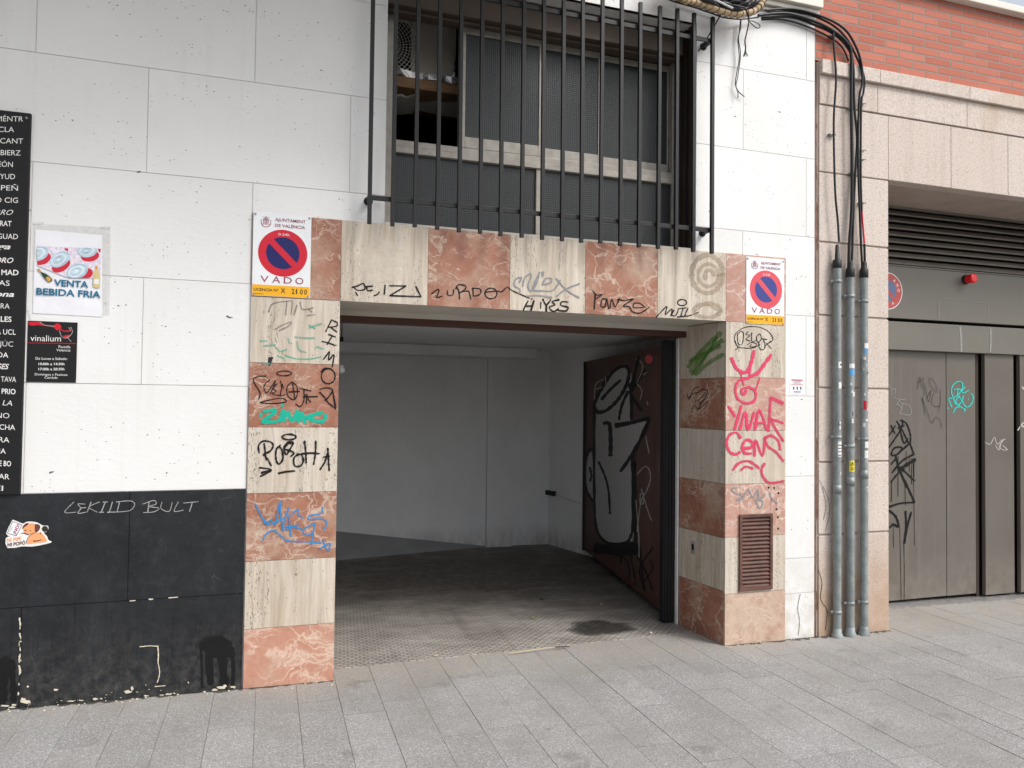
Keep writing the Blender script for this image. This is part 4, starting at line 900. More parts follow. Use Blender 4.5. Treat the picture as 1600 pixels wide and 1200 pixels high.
tagset('pale scratched lettering', PG, cr, 5.453, [[(100,330),(130,372)], [(122,420),(130,380),(160,368),(150,415)], [(150,432),(160,450),(240,462)], [(200,455),(165,502)], [(168,495),(215,532)], [(222,490),(195,572)], [(200,490),(270,510),(292,562),(268,592),(185,575)]], 'k_pale', gdo, 4)
tagset('tall black dripping tag', PG, cr, 5.453, [([(95,770),(125,735),(157,680)],11), ([(120,680),(152,748)],11), ([(100,872),(150,800),(205,710),(222,650)],12), ([(170,645),(215,720),(270,832)],12), ([(205,636),(252,665),(285,760),(284,832)],12), ([(180,702),(232,680)],10), ([(125,915),(150,872),(212,868),(182,920),(132,936),(122,915)],12), ([(180,922),(225,880),(272,838)],14), ([(280,832),(300,885),(315,925)],12), ([(190,690),(230,830),(262,790)],11), ([(160,942),(180,1020),(250,1205)],13), ([(315,925),(215,982),(130,1082)],14), ([(325,970),(270,1005),(205,1045)],24), ([(120,1012),(162,960)],11), ([(170,1022),(250,1085),(320,1152)],14), ([(120,1162),(170,1100),(232,1050)],13)], 'k_spray', gdo)
tagset('black dripping strokes low on the door', PG, cr2, 2.727, [([(50,688),(100,672),(160,668)],7), ([(160,668),(130,600),(92,520)],7), ([(50,702),(80,728),(92,770),(70,762),(55,775)],8), ([(122,706),(124,770),(117,842)],7), ([(117,840),(130,770),(146,710)],7), ([(90,470),(90,642)],2), ([(62,580),(62,665)],2.2), ([(154,490),(158,660),(160,852)],2), ([(97,770),(101,930),(104,1100)],2), ([(115,842),(117,970),(116,1100)],2), ([(125,450),(125,505)],2), ([(120,600),(121,680)],2), ([(147,480),(148,590)],2), ([(158,480),(158,560)],2.4), ([(70,770),(71,860)],1.6), ([(138,470),(138,540)],1.6)], 'k_spray', gdo)
PG2 = FY(.5515)
tagset('small white scribble', PG2, cr2, 2.727, [[(458,410),(482,420),(500,390),(512,420),(532,400)], [(505,425),(520,445),(530,410),(545,398)], [(540,400),(520,430),(540,445),(556,442)], [(535,425),(552,440)]], 'k_white', gdo, 2.6)
tagset('whitish scribble', FY(.5395), C(0,0,1), 1, [[(1590,672),(1600,660),(1612,668)], [(1594,664),(1610,672)], [(1597,605),(1604,612)]], 'k_white', gdo, 2)
c7r = C(1370, 260, 3.748)
mbx = MB()
for pts, wd in [([(362,885),(362,780)],8), ([(355,778),(460,775),(560,798),(655,800)],8), ([(652,800),(654,905)],6)]: stroke(mbx, FY(.5443), c7r(pts), wd/3.748, soft=False)
mbx.build('glue_mark', m_veil('old_glue_mark', (.30, .29, .26), .5), head)
mbx = MB()
for pts, wd in [([(487,940),(492,1000),(494,1085)],9), ([(665,950),(667,1010),(664,1085)],8)]: stroke(mbx, FY(.5243), c7r(pts), wd/3.748)
mbx.build('paint_drip', m_veil('grey_white_drip', (.45, .44, .42), .7), beam)

# red warning lamp
lc = W(1508, 437, .545); lamp = thing('warning_lamp', (lc.x, .545, lc.z), 'small red warning lamp sticking out of the grey door header', 'lamp')
mb = MB(); mb.lathe((lc.x, .545, lc.z), (0, -1, 0), [(0, .04), (.016, .04), (.02, .034), (.024, .034)], 20); mb.build('base', M['rubber'], lamp)
mb = MB(); mb.lathe((lc.x, .521, lc.z), (.0, -1, 0), [(0, .036), (.055, .040), (.062, .036), (.065, .028), (.066, .001)], 10, smooth=False); mb.build('lens', M['lampred'], lamp, bevel=.002)

# round no-parking sign on the header
rs = thing('round_sign', (4.822, .545, 2.512-.152), 'round red and blue no parking sign half hidden behind the granite pier', 'traffic sign')
def disc(m, c, r, y0, y1, mi=0, n=40): m.lathe((c[0], y0, c[1]), (0, -1, 0), [(0, .0001), (0, r), (y0-y1, r), (y0-y1, .0001)], n, mi, smooth=False)
mb = MB(); cc = (4.822, 2.512)
disc(mb, cc, .153, .5446, .5425); mb.build('plate', M['sgn'], rs)
mb = MB(); disc(mb, cc, .146, .5424, .5418, 0); disc(mb, cc, .088, .5416, .5411, 1)
mb.add([(cc[0]+a, .5405, cc[1]+b) for a, b in ((-.075, .055), (-.055, .075), (.075, -.055), (.055, -.075))], [(0, 1, 2, 3)], 0)
mb.build('marking', [simple('scuffed_red', (.47, .085, .07), .45), simple('scuffed_blue', (.12, .17, .30), .45)], rs)
mb = MB()
for ch, ang in (('A', 52), ('H', 28), ('O', 5), ('V', -62)):
    vs, fs = text_geo(ch, .02); x0 = sum(v.x for v in vs)/len(vs); a = math.radians(ang); ra = .112; sc = .034
    rot = a-math.pi/2
    mb.add([(cc[0]+ra*math.cos(a)+sc*((v.x-x0)*math.cos(rot)-(v.y-.36)*math.sin(rot)), .5408, cc[1]+ra*math.sin(a)+sc*((v.x-x0)*math.sin(rot)+(v.y-.36)*math.cos(rot))) for v in vs], fs)
mb.build('lettering', M['sgn'], rs)

# ================================================================== CONDUITS AND CABLES
YP, RP = -.038, .0272
def patch(pipe_x, y0px, y1px, a0, a1, mat, parent, px, r=RP+.0007, name='sticker'):
    z0, z1 = WZ(px, y1px, YP-RP), WZ(px, y0px, YP-RP); m = MB(); n = 6; vs = []
    for k in range(n+1):
        a = math.radians(a0+(a1-a0)*k/n); 
        for z in (z0, z1): vs.append((pipe_x+r*math.sin(a), YP-r*math.cos(a), z))
    m.add(vs, [(2*k, 2*k+2, 2*k+3, 2*k+1) for k in range(n)], 0, True)
    return m.build(name, M[mat], parent)
def wraptext(pipe_x, s, px, ybase, h, a0, a1, mat, parent, r=RP+.0014):
    z = WZ(px, ybase, YP-RP); hm = WZ(px, ybase-h, YP-RP)-z; vs, fs = text_geo(s, .02); x0 = min(v.x for v in vs); x1 = max(v.x for v in vs)
    m = MB(); m.add([(pipe_x+r*math.sin(math.radians(a0+(a1-a0)*(v.x-x0)/(x1-x0))), YP-r*math.cos(math.radians(a0+(a1-a0)*(v.x-x0)/(x1-x0))), z+hm*v.y/.73) for v in vs], fs); m.build('lettering', M[mat], parent)
GRPC = 'galvanised conduits on the granite pier'
PIPES = [(1308, 419, [440, 683, 956], 'left grey conduit with a capped pointed end above granite pier foot'), (1328.5, 433, [463, 697, 942], 'middle grey conduit with a yellow sticker and black cables from its top'), (1350, 434, [471, 686, 940], 'right grey conduit covered in torn sticker scraps, red cable entering its top')]
PXS = []; PO = []
for i, (px, yt, cl, lab) in enumerate(PIPES):
    x = WX(px, 700, YP); zt_ = WZ(px, yt, YP); PXS.append(x)
    p = thing('conduit', (x, YP, zg(x)), lab, 'conduit', GRPC); PO.append(p)
    m = MB(); m.tube([(x, YP, zg(x)-.01), (x+.001, YP, .8), (x-.001, YP, 1.6), (x, YP, zt_)], RP, 18)
    zb_ = zg(x)+.07+.02*i; m.lathe((x, YP, zg(x)-.01), (0, 0, 1), [(0, RP+.014), (.03, RP+.012), (.04, RP+.004), (.07, RP+.003), (.072, RP)], 18)
    m.lathe((x, YP, .95+.05*i), (0, 0, 1), [(0, RP), (.0, RP+.0025), (.06, RP+.0025), (.06, RP)], 18)
    m.build('pipe', M['galv'], p)
    m = MB()
    if i == 0: prof = [(-.002, RP+.001), (0, RP+.003), (.055, RP+.003), (.06, RP-.006), (.065, RP-.010), (.165, .012), (.168, .001)]
    else: prof = [(-.002, RP+.001), (0, RP+.003), (.055, RP+.003), (.068, .022), (.10, .020), (.115, .017), (.117, .001)]
    m.lathe((x, YP, zt_), (0, 0, 1), prof, 18); m.build('end_cap', M['cap'], p)
    for yy in cl:
        z = WZ(px, yy, YP); m = MB(); m.lathe((x, YP, z-.011), (0, 0, 1), [(0, RP), (0, RP+.003), (.022, RP+.003), (.022, RP)], 18)
        m.box(x-RP-.022, x-RP+.004, YP+.002, YP+.006, z-.010, z+.010); m.box(x-RP-.016, x-RP-.008, YP+.006, .0, z-.004, z+.004)
        m.lathe((x-RP-.012, YP+.002, z), (0, -1, 0), [(0, .006), (.005, .006), (.006, .001)], 8)
        m.build('clamp', M['galv'], p)
rs_ = random.Random(9)
for (i, a, b, c, d, mt) in [(0,565,575,-25,45,'stk'),(0,597,607,-20,40,'stk'),(0,665,671,-10,15,'stk'),(0,690,714,-30,50,'stk'),(0,738,742,10,30,'stk'),(1,568,575,-55,40,'stk'),(1,576,586,-55,45,'stkblue'),(1,598,602,-40,-15,'stk'),(1,720,737,-55,30,'stky'),(2,536,544,-35,35,'stk'),(2,544,553,-35,35,'stkblue'),(2,626,640,-50,-5,'sred'),(2,690,700,-30,30,'stk'),(2,704,716,-35,25,'stk'),(2,718,724,-30,30,'grey_ink')]:
    patch(PXS[i], a, b, c, d, mt, PO[i], PIPES[i][0])
for k in range(30):                                                 # torn scraps
    i = rs_.choice([1, 2, 2, 2, 0]); y0 = {0: rs_.uniform(560, 760), 1: rs_.uniform(590, 700), 2: rs_.uniform(556, 690)}[i]; a = rs_.uniform(-60, 35)
    patch(PXS[i], y0, y0+rs_.uniform(2, 7), a, a+rs_.uniform(8, 38), rs_.choice(['stk', 'stk', 'grey_ink', 'stk', 'cap']), PO[i], PIPES[i][0], RP+.0008+.0001*k/3)
wraptext(PXS[1], 'LIN', 1328, 727.5, 6, -45, 12, 'ink', PO[1]); wraptext(PXS[1], 'GU', 1328, 735, 6, -38, 12, 'ink', PO[1])
for k, yy in enumerate((695, 700, 705, 711)): 
    m = MB(); patch(PXS[0], yy, yy+1.3, -24, 35-9*(k % 2), 'ink', PO[0], PIPES[0][0], RP+.0012, 'lettering')
patch(PXS[0], 568, 571, -10, 40, 'ink', PO[0], PIPES[0][0], RP+.0012); patch(PXS[2], 761, 767, -2, 22, 'stk', PO[2], PIPES[2][0]); patch(PXS[2], 762.5, 766, 4, 18, 'sred', PO[2], PIPES[2][0], RP+.0012)

YC = -.028
def cpath(pts, y=YC, wob=0.0):
    P = smooth(pts, 6); n = len(P); out = []
    for k, p in enumerate(P):
        yy = y(k/(n-1)) if callable(y) else y
        out.append(W(p[0], p[1], yy))
    return out
def cable(pts, r, lab, y=YC, group=None, mat='cable', n=8):
    P = cpath(pts, y); m = MB(); m.tube(P, r*.88, n); o = m.build('cable', M[mat], None, loc=P[-1])
    tag(o, lab, 'cable', group); return o
GC = 'black cables crossing to the conduits'
cable([(1302,46),(1303,75),(1306,110),(1306,135),(1303,180),(1303,230),(1305,300),(1309,345),(1311,378)], .0085, 'thin black cable hanging alone down the granite, its end loose', -.046, GC)
cable([(1185,24),(1230,21),(1272,33),(1300,47),(1322,65),(1330,85),(1330,150),(1331,230),(1331,320),(1327,380),(1326,422)], .0125, 'thickest black cable bending down into the middle conduit', lambda t: -.05+.012*t, GC)
cable([(1190,28),(1236,27),(1275,40),(1304,54),(1324,74),(1333,100),(1335,165),(1339,215),(1337,260),(1334,320),(1332,380),(1330.5,422)], .0095, 'black cable hugging the thickest one into the middle conduit', lambda t: -.03-.006*t, GC)
cable([(1196,16),(1240,14),(1285,26),(1318,44),(1336,70),(1346,100),(1347,130),(1343,150),(1341,200),(1341,260),(1343,320),(1345,375),(1347.5,420)], .0095, 'outer black cable arching widest over the bricks to the right conduit', lambda t: -.062+.028*t, GC)
cable([(1200,20),(1245,18),(1290,33),(1318,54),(1336,84),(1350,120),(1349,145),(1346,158),(1345,210),(1345,280),(1346.5,330)], .0085, 'black cable clipped beside the outer one above the red cable', lambda t: -.045+.012*t, GC)
cable([(1346.5,330),(1348,352),(1350.5,380)], .008, 'short red cable end above the right conduit', -.033, None, 'sred')
cable([(1346,322),(1346.5,345),(1347.5,380)], .0055, 'short pale wire beside the red cable end', -.029, None, 'stk')
cable([(1350.5,381),(1351,400),(1351.5,424)], .0095, 'black sleeve between red cable and right conduit cap', -.034)
cable([(1190,31),(1225,31),(1262,42),(1296,58),(1316,74),(1326,96)], .007, 'thin black cable along the underside of the bundle at the wall corner', -.02, GC)
def clip(px, py, lab, y=-.012):
    a = W(px, py, y); m = MB(); m.box(a.x-.03, a.x+.012, -.018, .004, a.z-.006, a.z+.006); m.lathe((a.x-.022, -.018, a.z), (0, -1, 0), [(0, .007), (.006, .006), (.007, .001)], 8)
    m.tube([(a.x+.012+.014*math.cos(t), -.016-.014*math.sin(t), a.z+.002) for t in [math.pi*k/8 for k in range(9)]], .003, 6)
    tag(m.build('cable_clip', M['galv'], None, loc=(a.x, 0, a.z)), lab, 'clip', 'clips holding cables to the pier')
for px, py, lab in [(1302,58,'metal clip on the bricks holding the thin loose cable'), (1300,211,'metal clip on granite holding the thin loose cable'), (1330,170,'dark clip across the thick cables at the granite moulding'), (1347,163,'metal clip just under the widest cable bend'), (1347,236,'upper of two close metal clips on right-hand cables'), (1347,250,'lower of two close metal clips on right-hand cables'), (1332,272,'clip on the thick cables level with the opening top'), (1347,318,'metal clip just above the red cable')]: clip(px, py, lab)

# big wrapped cable coil under the moulding
cy0 = -.17
ring = [(1030,-34),(1052,-10),(1068,0),(1086,4),(1108,11),(1132,19),(1155,22),(1175,18),(1188,8),(1194,-8),(1190,-28),(1172,-50),(1135,-66),(1090,-68),(1050,-56)]
coil = thing('cable_coil', W(1120, -20, cy0), 'big hanging coil of black cables wrapped in tan tape at the wall top', 'cable coil')
P = [W(p[0], p[1], cy0) for p in smooth(ring+[ring[0]], 5)[:-1]]
m = MB(); m.tube(P, [.021*(1+.10*math.sin(k*1.3)+.06*math.sin(k*3.7)) for k in range(len(P))], 12, closed=True); m.build('wrapping', M['tan'], coil)
m = MB()
for k in range(0, len(P), 2):
    a, b = P[k], P[(k+1) % len(P)]; t = (b-a).normalized(); u = t.cross(Vector((0, 1, 0))).normalized()
    m.tube([a+t*(.018*math.sin(q))+(u*math.cos(q)+t.cross(u)*math.sin(q))*.0235 for q in [2*math.pi*j/12 for j in range(12)]], .0022, 5, closed=True)
m.build('binding', M['cable'], coil)
m = MB(); cen = sum(P, Vector())/len(P)
for j in range(7):
    f = .86-.075*j; m.tube([cen+(p-cen)*f+Vector((0, (.02 if j % 2 else -.015)+.012*math.sin(k*.6+j), 0)) for k, p in enumerate(P)], .014, 8, closed=True)
m.build('cable_loop', M['cable'], coil)
a, b = W(1100, -9, cy0-.045), W(1145, 13, cy0-.045); m = MB(); m.tube([a, b], .008, 4); o = m.build('plastic_strip', M['stk'], None, loc=b); tag(o, 'pale flat strip poking out of the cable coil', 'strip')
m = MB(); a = W(1150, 10, cy0-.01); m.tube([W(1146,8,cy0-.04), W(1164,12,cy0-.05), W(1169,24,cy0-.04), W(1170,34,-.09)], .006, 6); m.build('tie', M['cable'], coil)
cable([(1030,-8),(1052,2),(1080,10),(1110,20),(1130,27),(1156,30),(1185,27)], .006, 'thin black cable running just under the tan coil', -.03)
cable([(1124,12),(1127,20),(1120,34),(1107,56),(1098,70),(1091,80)], .005, 'thin black wire slanting from the coil behind the last window bar', lambda t: -.16+.13*t)
cable([(1158,30),(1157,45),(1153,62),(1155,90),(1151,115),(1149,130),(1153,142),(1163,151)], .0038, 'thin twisted wire hanging longest below the coil', -.02)
cable([(1157,30),(1155,50),(1154,62),(1157,85),(1153,118),(1150,134),(1153,145),(1153,153)], .0034, 'second thin wire twisted with the longest hanging one', -.028)
cable([(1169,22),(1170,34),(1167,50),(1164,64),(1165,76),(1162,88)], .0055, 'short frayed cable end hanging below the coil knot', -.06)
cable([(1170,33),(1176,33),(1186,38),(1187,43),(1181,43),(1171,34)], .0035, 'small wire loop beside the short hanging cable end', -.06)
for kx, (dx, dy) in enumerate([(1163,88),(1166,89),(1169,88)]):
    cable([(1165,74),(1165.5,81),(dx,dy)], .0025, ['leftmost frayed tip', 'middle frayed tip', 'rightmost frayed tip'][kx]+' of the short hanging cable', -.06)

# ================================================================== SIGNS AND POSTERS
def vado(tl, tr, br, bl, faded, lab, hole_col):
    """municipal driveway plate: tl..bl measured corners on the stone"""
    yf = FS-.004; P_ = FY(yf)
    x0 = (P_.pt(tl).x+P_.pt(bl).x)/2; x1 = (P_.pt(tr).x+P_.pt(br).x)/2; z1 = (P_.pt(tl).z+P_.pt(tr).z)/2; z0 = (P_.pt(bl).z+P_.pt(br).z)/2
    w_, h_ = x1-x0, z1-z0
    t = thing('driveway_sign', ((x0+x1)/2, FS, z0), lab, 'traffic sign', 'no parking driveway plates beside the entrance')
    red, blue = ('pred', 'pblue') if faded else ('sred', 'sblue')
    m = MB(); m.box(x0, x1, yf, FS-.0005, z0, z1); m.build('plate', M['sgn'], t, bevel=.001)
    m = MB(); m.box(x0+.002, x1-.002, yf-.0006, yf-.0001, z0+.002, z0+h_*.135); m.build('licence_strip', M['yellow'], t)
    cx_, cz_ = x0+w_*.515, z0+h_*.525; R = w_*.425
    m = MB(); disc(m, (cx_, cz_), R, yf-.0001, yf-.0006, 0, 56); disc(m, (cx_, cz_), R*.68, yf-.0007, yf-.0011, 1, 48)
    a = math.radians(45); hw_ = R*.13; L_ = R*.70
    dx, dz = math.cos(a), -math.sin(a); nx, nz = math.sin(a), math.cos(a)
    m.add([(cx_+s*dx*L_+q*nx*hw_, yf-.0013, cz_+s*dz*L_+q*nz*hw_) for s, q in ((-1, 1), (1, 1), (1, -1), (-1, -1))], [(0, 1, 2, 3)], 0)
    m.build('no_parking_symbol', [M[red], M[blue]], t)
    def tx(m, s, u0, u1, v, hh, mi=0, bold=0.0, off=.0016):
        vs, fs = text_geo(s, bold); a0 = min(q.x for q in vs); a1 = max(q.x for q in vs)
        m.add([(x0+w_*(u0+(u1-u0)*(q.x-a0)/(a1-a0)), yf-off, z0+h_*(v+hh*q.y/.73)) for q in vs], fs, mi)
    m = MB()
    tx(m, 'AJUNTAMENT', .37, .90, .905, .038, 0, .010); tx(m, 'DE VALÈNCIA', .37, .89, .835, .038, 0, .010)
    for ch, u in zip('VADO', (.14, .34, .54, .74)): tx(m, ch, u, u+.14, .165, .082)
    m.build('lettering', M['maroon'], t)
    m = MB(); tx(m, '0-24h', .43, .62, .735, .030, 0, 0, .0020); m.build('lettering', M['sgn'], t)
    m = MB(); tx(m, 'LICENCIA Nº', .03, .45, .060, .034, 0, .012); tx(m, 'X', .49, .57, .048, .060, 0, .01)
    for k, ch in enumerate('2100'): tx(m, ch, .68+.073*k, .68+.073*k+(.045 if ch != '1' else .02), .045, .062, 0, .012)
    m.box(x0+w_*.05, x0+w_*.20, yf-.0012, yf-.0007, z0+h_*.022, z0+h_*.027); m.build('lettering', M['ink'], t)
    # city arms: bat, crown, striped lozenge between two letters
    m = MB(); u, v = .215, .885
    def rect(a, b, c, d): m.add([(x0+w_*(u+p), yf-.0014, z0+h_*(v+q)) for p, q in ((a, c), (b, c), (b, d), (a, d))], [(0, 1, 2, 3)])
    for k in (-.045, -.02, .005, .03): rect(k, k+.012, -.035, .022)
    rect(-.055, .058, .0235, .030); rect(-.035, .035, .036, .043); rect(-.006, .006, .048, .066); rect(-.06, -.01, .052, .056); rect(.01, .06, .052, .056)
    rect(-.085, -.075, -.03, .025); rect(-.0745, -.06, -.03, -.024); rect(.075, .085, -.03, .025); rect(.06, .0745, -.03, -.024)
    m.add([(x0+w_*(u+r_*math.cos(q)), yf-.0014, z0+h_*(v-.03+r_*.45*math.sin(q))) for r_ in (.075, .06) for q in [math.pi*(1+j/8) for j in range(9)]], [(j, j+1, 10+j, 9+j) for j in range(8)])
    m.build('city_arms', M['maroon'], t)
    m = MB()
    for u, v in ((.035, .97), (.965, .97), (.035, .02), (.965, .02)): disc(m, (x0+w_*u, z0+h_*v), .0055, yf-.0001, yf-.004, 0, 10)
    m.build('rivet', M['galv'], t)
    return t
vado((395.5,330.5), (486.5,337), (484.5,466.5), (394,461.5), False, 'bright driveway no parking plate on the left end of the marble lintel', None)
vado((1166.5,401.5), (1226,405), (1225,508.5), (1165.5,505), True, 'faded pinkish driveway no parking plate above the pink graffiti', None)

# long black board of wine regions at the left edge
PBd = FY(-.022)
xb1 = (WX(46.5, 177, -.022)+WX(32.5, 772, -.022))/2; zb1 = WZ(46.5, 177, -.022); zb0 = WZ(32.5, 772.5, -.022)
brd = thing('name_board', (xb1-.5, 0, zb0), 'tall black board covered with rows of white words at the left edge', 'sign')
m = MB(); m.box(xb1-1.2, xb1, -.022, -.0005, zb0, zb1); m.build('panel', M['board'], brd, bevel=.0015)
m = MB(); m.lathe((xb1-.018, -.022, zb1-.025), (0, -1, 0), [(0, .006), (.003, .005), (.0035, .001)], 10); m.build('screw', M['galv'], brd)
LN = [('MÉNTR',185,36,-5.5,0,0),('ECLA',201.5,22,-9,0,0),('ICANT',219.5,36,-3,0,0),('BIERZ',238,32,1,0,0),('EÓN',256,20,-3,0,0),('AYUD',275,23.5,-8,0,0),('PEÑ',293,28,1.5,0,0),('D CIG',312,28,-6,0,0),('RRO',331,20.5,-8,-.005,.4),('RAT',348.6,18,0,.014,0),('GUAD',368.7,28,-4,0,0),('ga',385.5,16.5,-6,.02,.35),('ORO',406,21,-8,.012,.3),('E MAD',425,29,-8,.02,0),('AS',441.6,15,-2,0,0),('ona',458.7,22,-7,.022,.3),('DRA',477.5,15,-8,-.006,0),('ILES',498,18,-2,.018,0),('A UCL',518,24.5,-6,.004,0),('JÚC',536.7,20.6,-1,-.012,0),('DA',554,13,-4,.004,0),('GES',572,14,-6,.018,.3),('TAVA',592,25,1.5,0,0),('PRIO',611,24.3,2.5,.016,0),('LA',629,19,4,-.006,.2),('NO',648.6,14.6,-6,-.006,0),('CHA',667,23.6,-1,.004,0),('RA',686.6,14.6,-2,0,0),('NA',704,9,-8,0,0),('DE BO',723.5,17.3,-8,.016,0),('AR',744,14.6,-2,.004,0),('EI',762,4.8,-8,.004,0)]
m = MB()
for s, yc, xr_, xl_, bold, sh_ in LN:
    yb_ = yc+4.6 if s != 'ga' else yc+3.5
    dy = (xr_-xl_)*-.001
    text(m, PBd, s, (xl_, yb_-.4+ (yc-600)*-.0006), (xr_, yb_+.4), 8.6, 0, .0008, bold, sh_)
m.build('lettering', M['cream_ink'], brd)

# poster in a plastic sleeve
PW = FY(0.0)
cp = C(40, 340, 7.5)
po = thing('poster', W(110, 490, 0), 'white paper poster with cans and bottles taped to the white wall', 'poster')
def sheet(name, quad, y, mat, parent, nx=10, nz=12, amp=.0, thick=.0008):
    a, b, c, d = [W(p[0], p[1], y) for p in quad]; m = MB(); vs = []
    rr = random.Random(2)
    for j in range(nz+1):
        for i in range(nx+1):
            u, v = i/nx, j/nz; p = (a*(1-u)+b*u)*(1-v)+(d*(1-u)+c*u)*v
            e_ = min(u, 1-u, v, 1-v)
            vs.append((p.x, y-amp*max(0, math.sin(u*5+v*7)*.5+.5*math.sin(v*13-u*4)) * min(1, e_*8), p.z))
    m.add(vs, [(j*(nx+1)+i, j*(nx+1)+i+1, (j+1)*(nx+1)+i+1, (j+1)*(nx+1)+i) for j in range(nz) for i in range(nx)], 0, True)
    return m.build(name, M[mat], parent)
sheet('sleeve', cp([(85,72),(992,112),(985,1145),(75,1128)]), -.0015, 'sleeve', po)
sheet('sheet', cp([(115,135),(898,205),(898,1165),(85,1120)]), -.0025, 'paper', po, amp=.0035)
PP = FY(-.0066)
m = MB(); poly(m, PP, cp([(138,335),(880,362),(880,712),(770,712),(470,695),(135,560)]), 0, .0)
for (cx, cy, rx, ry, rot, cl_) in [(150,420,120,85,-.3,1), (400,490,128,82,-.5,0), (725,390,118,75,-.15,0), (605,630,130,85,-.35,0)]:
    def rot_(pts): return [(cx+a*math.cos(rot)-b*math.sin(rot), cy+a*math.sin(rot)+b*math.cos(rot)) for a, b in pts]
    def clipb(pts): return [(min(max(a, 136), 879), min(max(b, 337+(a-138)*.036), 708)) for a, b in pts]
    k_ = {150: (40, 60), 400: (15, 72), 725: (30, 62), 605: (70, 40)}[cx]
    poly(m, PP, cp(clipb([(a+k_[0], b+k_[1]) for a, b in rot_([(rx*.92*math.cos(t), ry*.85*math.sin(t)) for t in [2*math.pi*j/20 for j in range(20)]])])), 1, .0004)
    poly(m, PP, cp(clipb(rot_([(rx*math.cos(t), ry*math.sin(t)) for t in [2*math.pi*j/24 for j in range(24)]]))), 2, .0007)
    poly(m, PP, cp(clipb(rot_([(rx*.8*math.cos(t)-8, ry*.74*math.sin(t)-4) for t in [2*math.pi*j/24 for j in range(24)]]))), 3, .0010)
    for q in (.45, .28): stroke(m, FY(-.0066), cp(clipb(rot_(ell(-10, -5, rx*q*1.1, ry*q, 14)))), 1.0, 2)
for pts in ([(850,365),(880,366),(880,405),(855,405)], [(455,360),(500,360),(498,395),(470,385)], [(440,640),(455,600),(430,570)]): poly(m, PP, cp(pts), 1, .0006)
m.build('picture', [M['ice'], M['cred'], M['can'], M['canl']], po)
m = MB()
poly(m, PP, cp(smooth([(135,605),(160,600),(190,640),(235,655),(310,715),(310,740),(285,755),(255,750),(200,685),(180,650),(140,615)], 2)), 0, .0012)
poly(m, PP, cp([(235,705),(265,690),(305,722),(280,752),(258,748)]), 1, .0016); poly(m, PP, cp([(135,600),(160,597),(185,632),(172,645)]), 1, .0016)
m.build('bottle_print', [M['botg'], M['gold']], po)
m = MB(); poly(m, PP, cp([(815,565),(842,565),(843,610),(868,645),(872,815),(830,825),(790,808),(792,645),(815,610)]), 0, .0012); poly(m, PP, cp([(815,565),(842,565),(843,605),(816,605)]), 1, .0016); poly(m, PP, cp([(805,720),(858,722),(858,780),(805,776)]), 2, .0016)
m.build('bottle_print', [M['boty'], M['gold'], M['paper']], po)
m = MB(); text(m, PP, 'VENTA', cp([(332,798)])[0], cp([(735,822)])[0], 10.4, 0, .0016, .028); text(m, PP, 'BEBIDA FRIA', cp([(125,900)])[0], cp([(880,940)])[0], 10.6, 0, .0016, .028)
m.build('lettering', M['teal'], po)
m = MB(); poly(m, PW, cp([(78,60),(215,52),(215,80),(85,90)]), 0, .0030); poly(m, PW, cp([(865,108),(992,108),(990,140),(880,135)]), 0, .0030); poly(m, PW, cp([(0,1085),(45,1080),(60,1200),(40,1200)]), 0, .0012); m.build('tape', M['sleeve'], po)

# opening hours sign
ho = thing('hours_sign', W(80, 597, 0), 'small black opening hours sign with a red wine splash below the poster', 'sign')
ch = C(0, 450, 3.635); yv = -.005; PV = FY(yv)
a, b = PV.pt((43.6, 501)), PV.pt((118.6, 597.5)); m = MB(); m.box(a.x, b.x, yv, -.0005, WZ(80, 597.2, yv), WZ(80, 502.3, yv)); m.build('panel', M['board'], ho, bevel=.001)
m = MB()
poly(m, PV, ch(smooth([(162,192),(228,193),(242,206),(300,213),(322,201),(345,211),(346,230),(322,240),(300,221),(242,215),(215,210),(182,214),(162,206)], 3)), 0, .0006)
poly(m, PV, ch(smooth([(358,272),(400,266),(388,283),(366,284)], 3)), 0, .0006); stroke(m, PV, ch([(340,232),(365,245),(402,243)]), 1.6); stroke(m, PV, ch([(160,312),(432,316)]), .8, soft=False)
m.build('wine_splash', M['sred'], ho)
m = MB()
for pts in ([(228,196),(260,212),(310,218)], [(402,222),(412,248),(398,272),(372,285),(350,275),(338,240)], [(380,278),(405,305)], [(390,225),(402,240)]): stroke(m, PV, ch(pts), .9)
m.build('glass_outline', M['grey_ink'], ho)
m = MB(); off = .0010
text(m, PV, 'vinalium', ch([(173,301)])[0], ch([(346,304)])[0], 10.0, 0, off)
for s, l, r_, y, h in [('Ruzafa',333,400,341,4.2),('Valencia',320,400,360,4.2),('De Lunes a Sabado:',202,383,408,4.3)]: text(m, PV, s, ch([(l,y-1)])[0], ch([(r_,y+1)])[0], h, 0, off)
for s, l, r_, y in [('10:00h a 14:30h',219,366,438),('17:00h a 20:30h',219,366,467)]: text(m, PV, s, ch([(l,y)])[0], ch([(r_,y)])[0], 3.9, 0, off, .02)
text(m, PV, 'Domingos y Festivos', ch([(198,496)])[0], ch([(383,499)])[0], 3.8, 0, off); text(m, PV, 'Cerrado', ch([(254,515)])[0], ch([(327,516)])[0], 3.8, 0, off)
m.build('lettering', M['cream_ink'], ho)

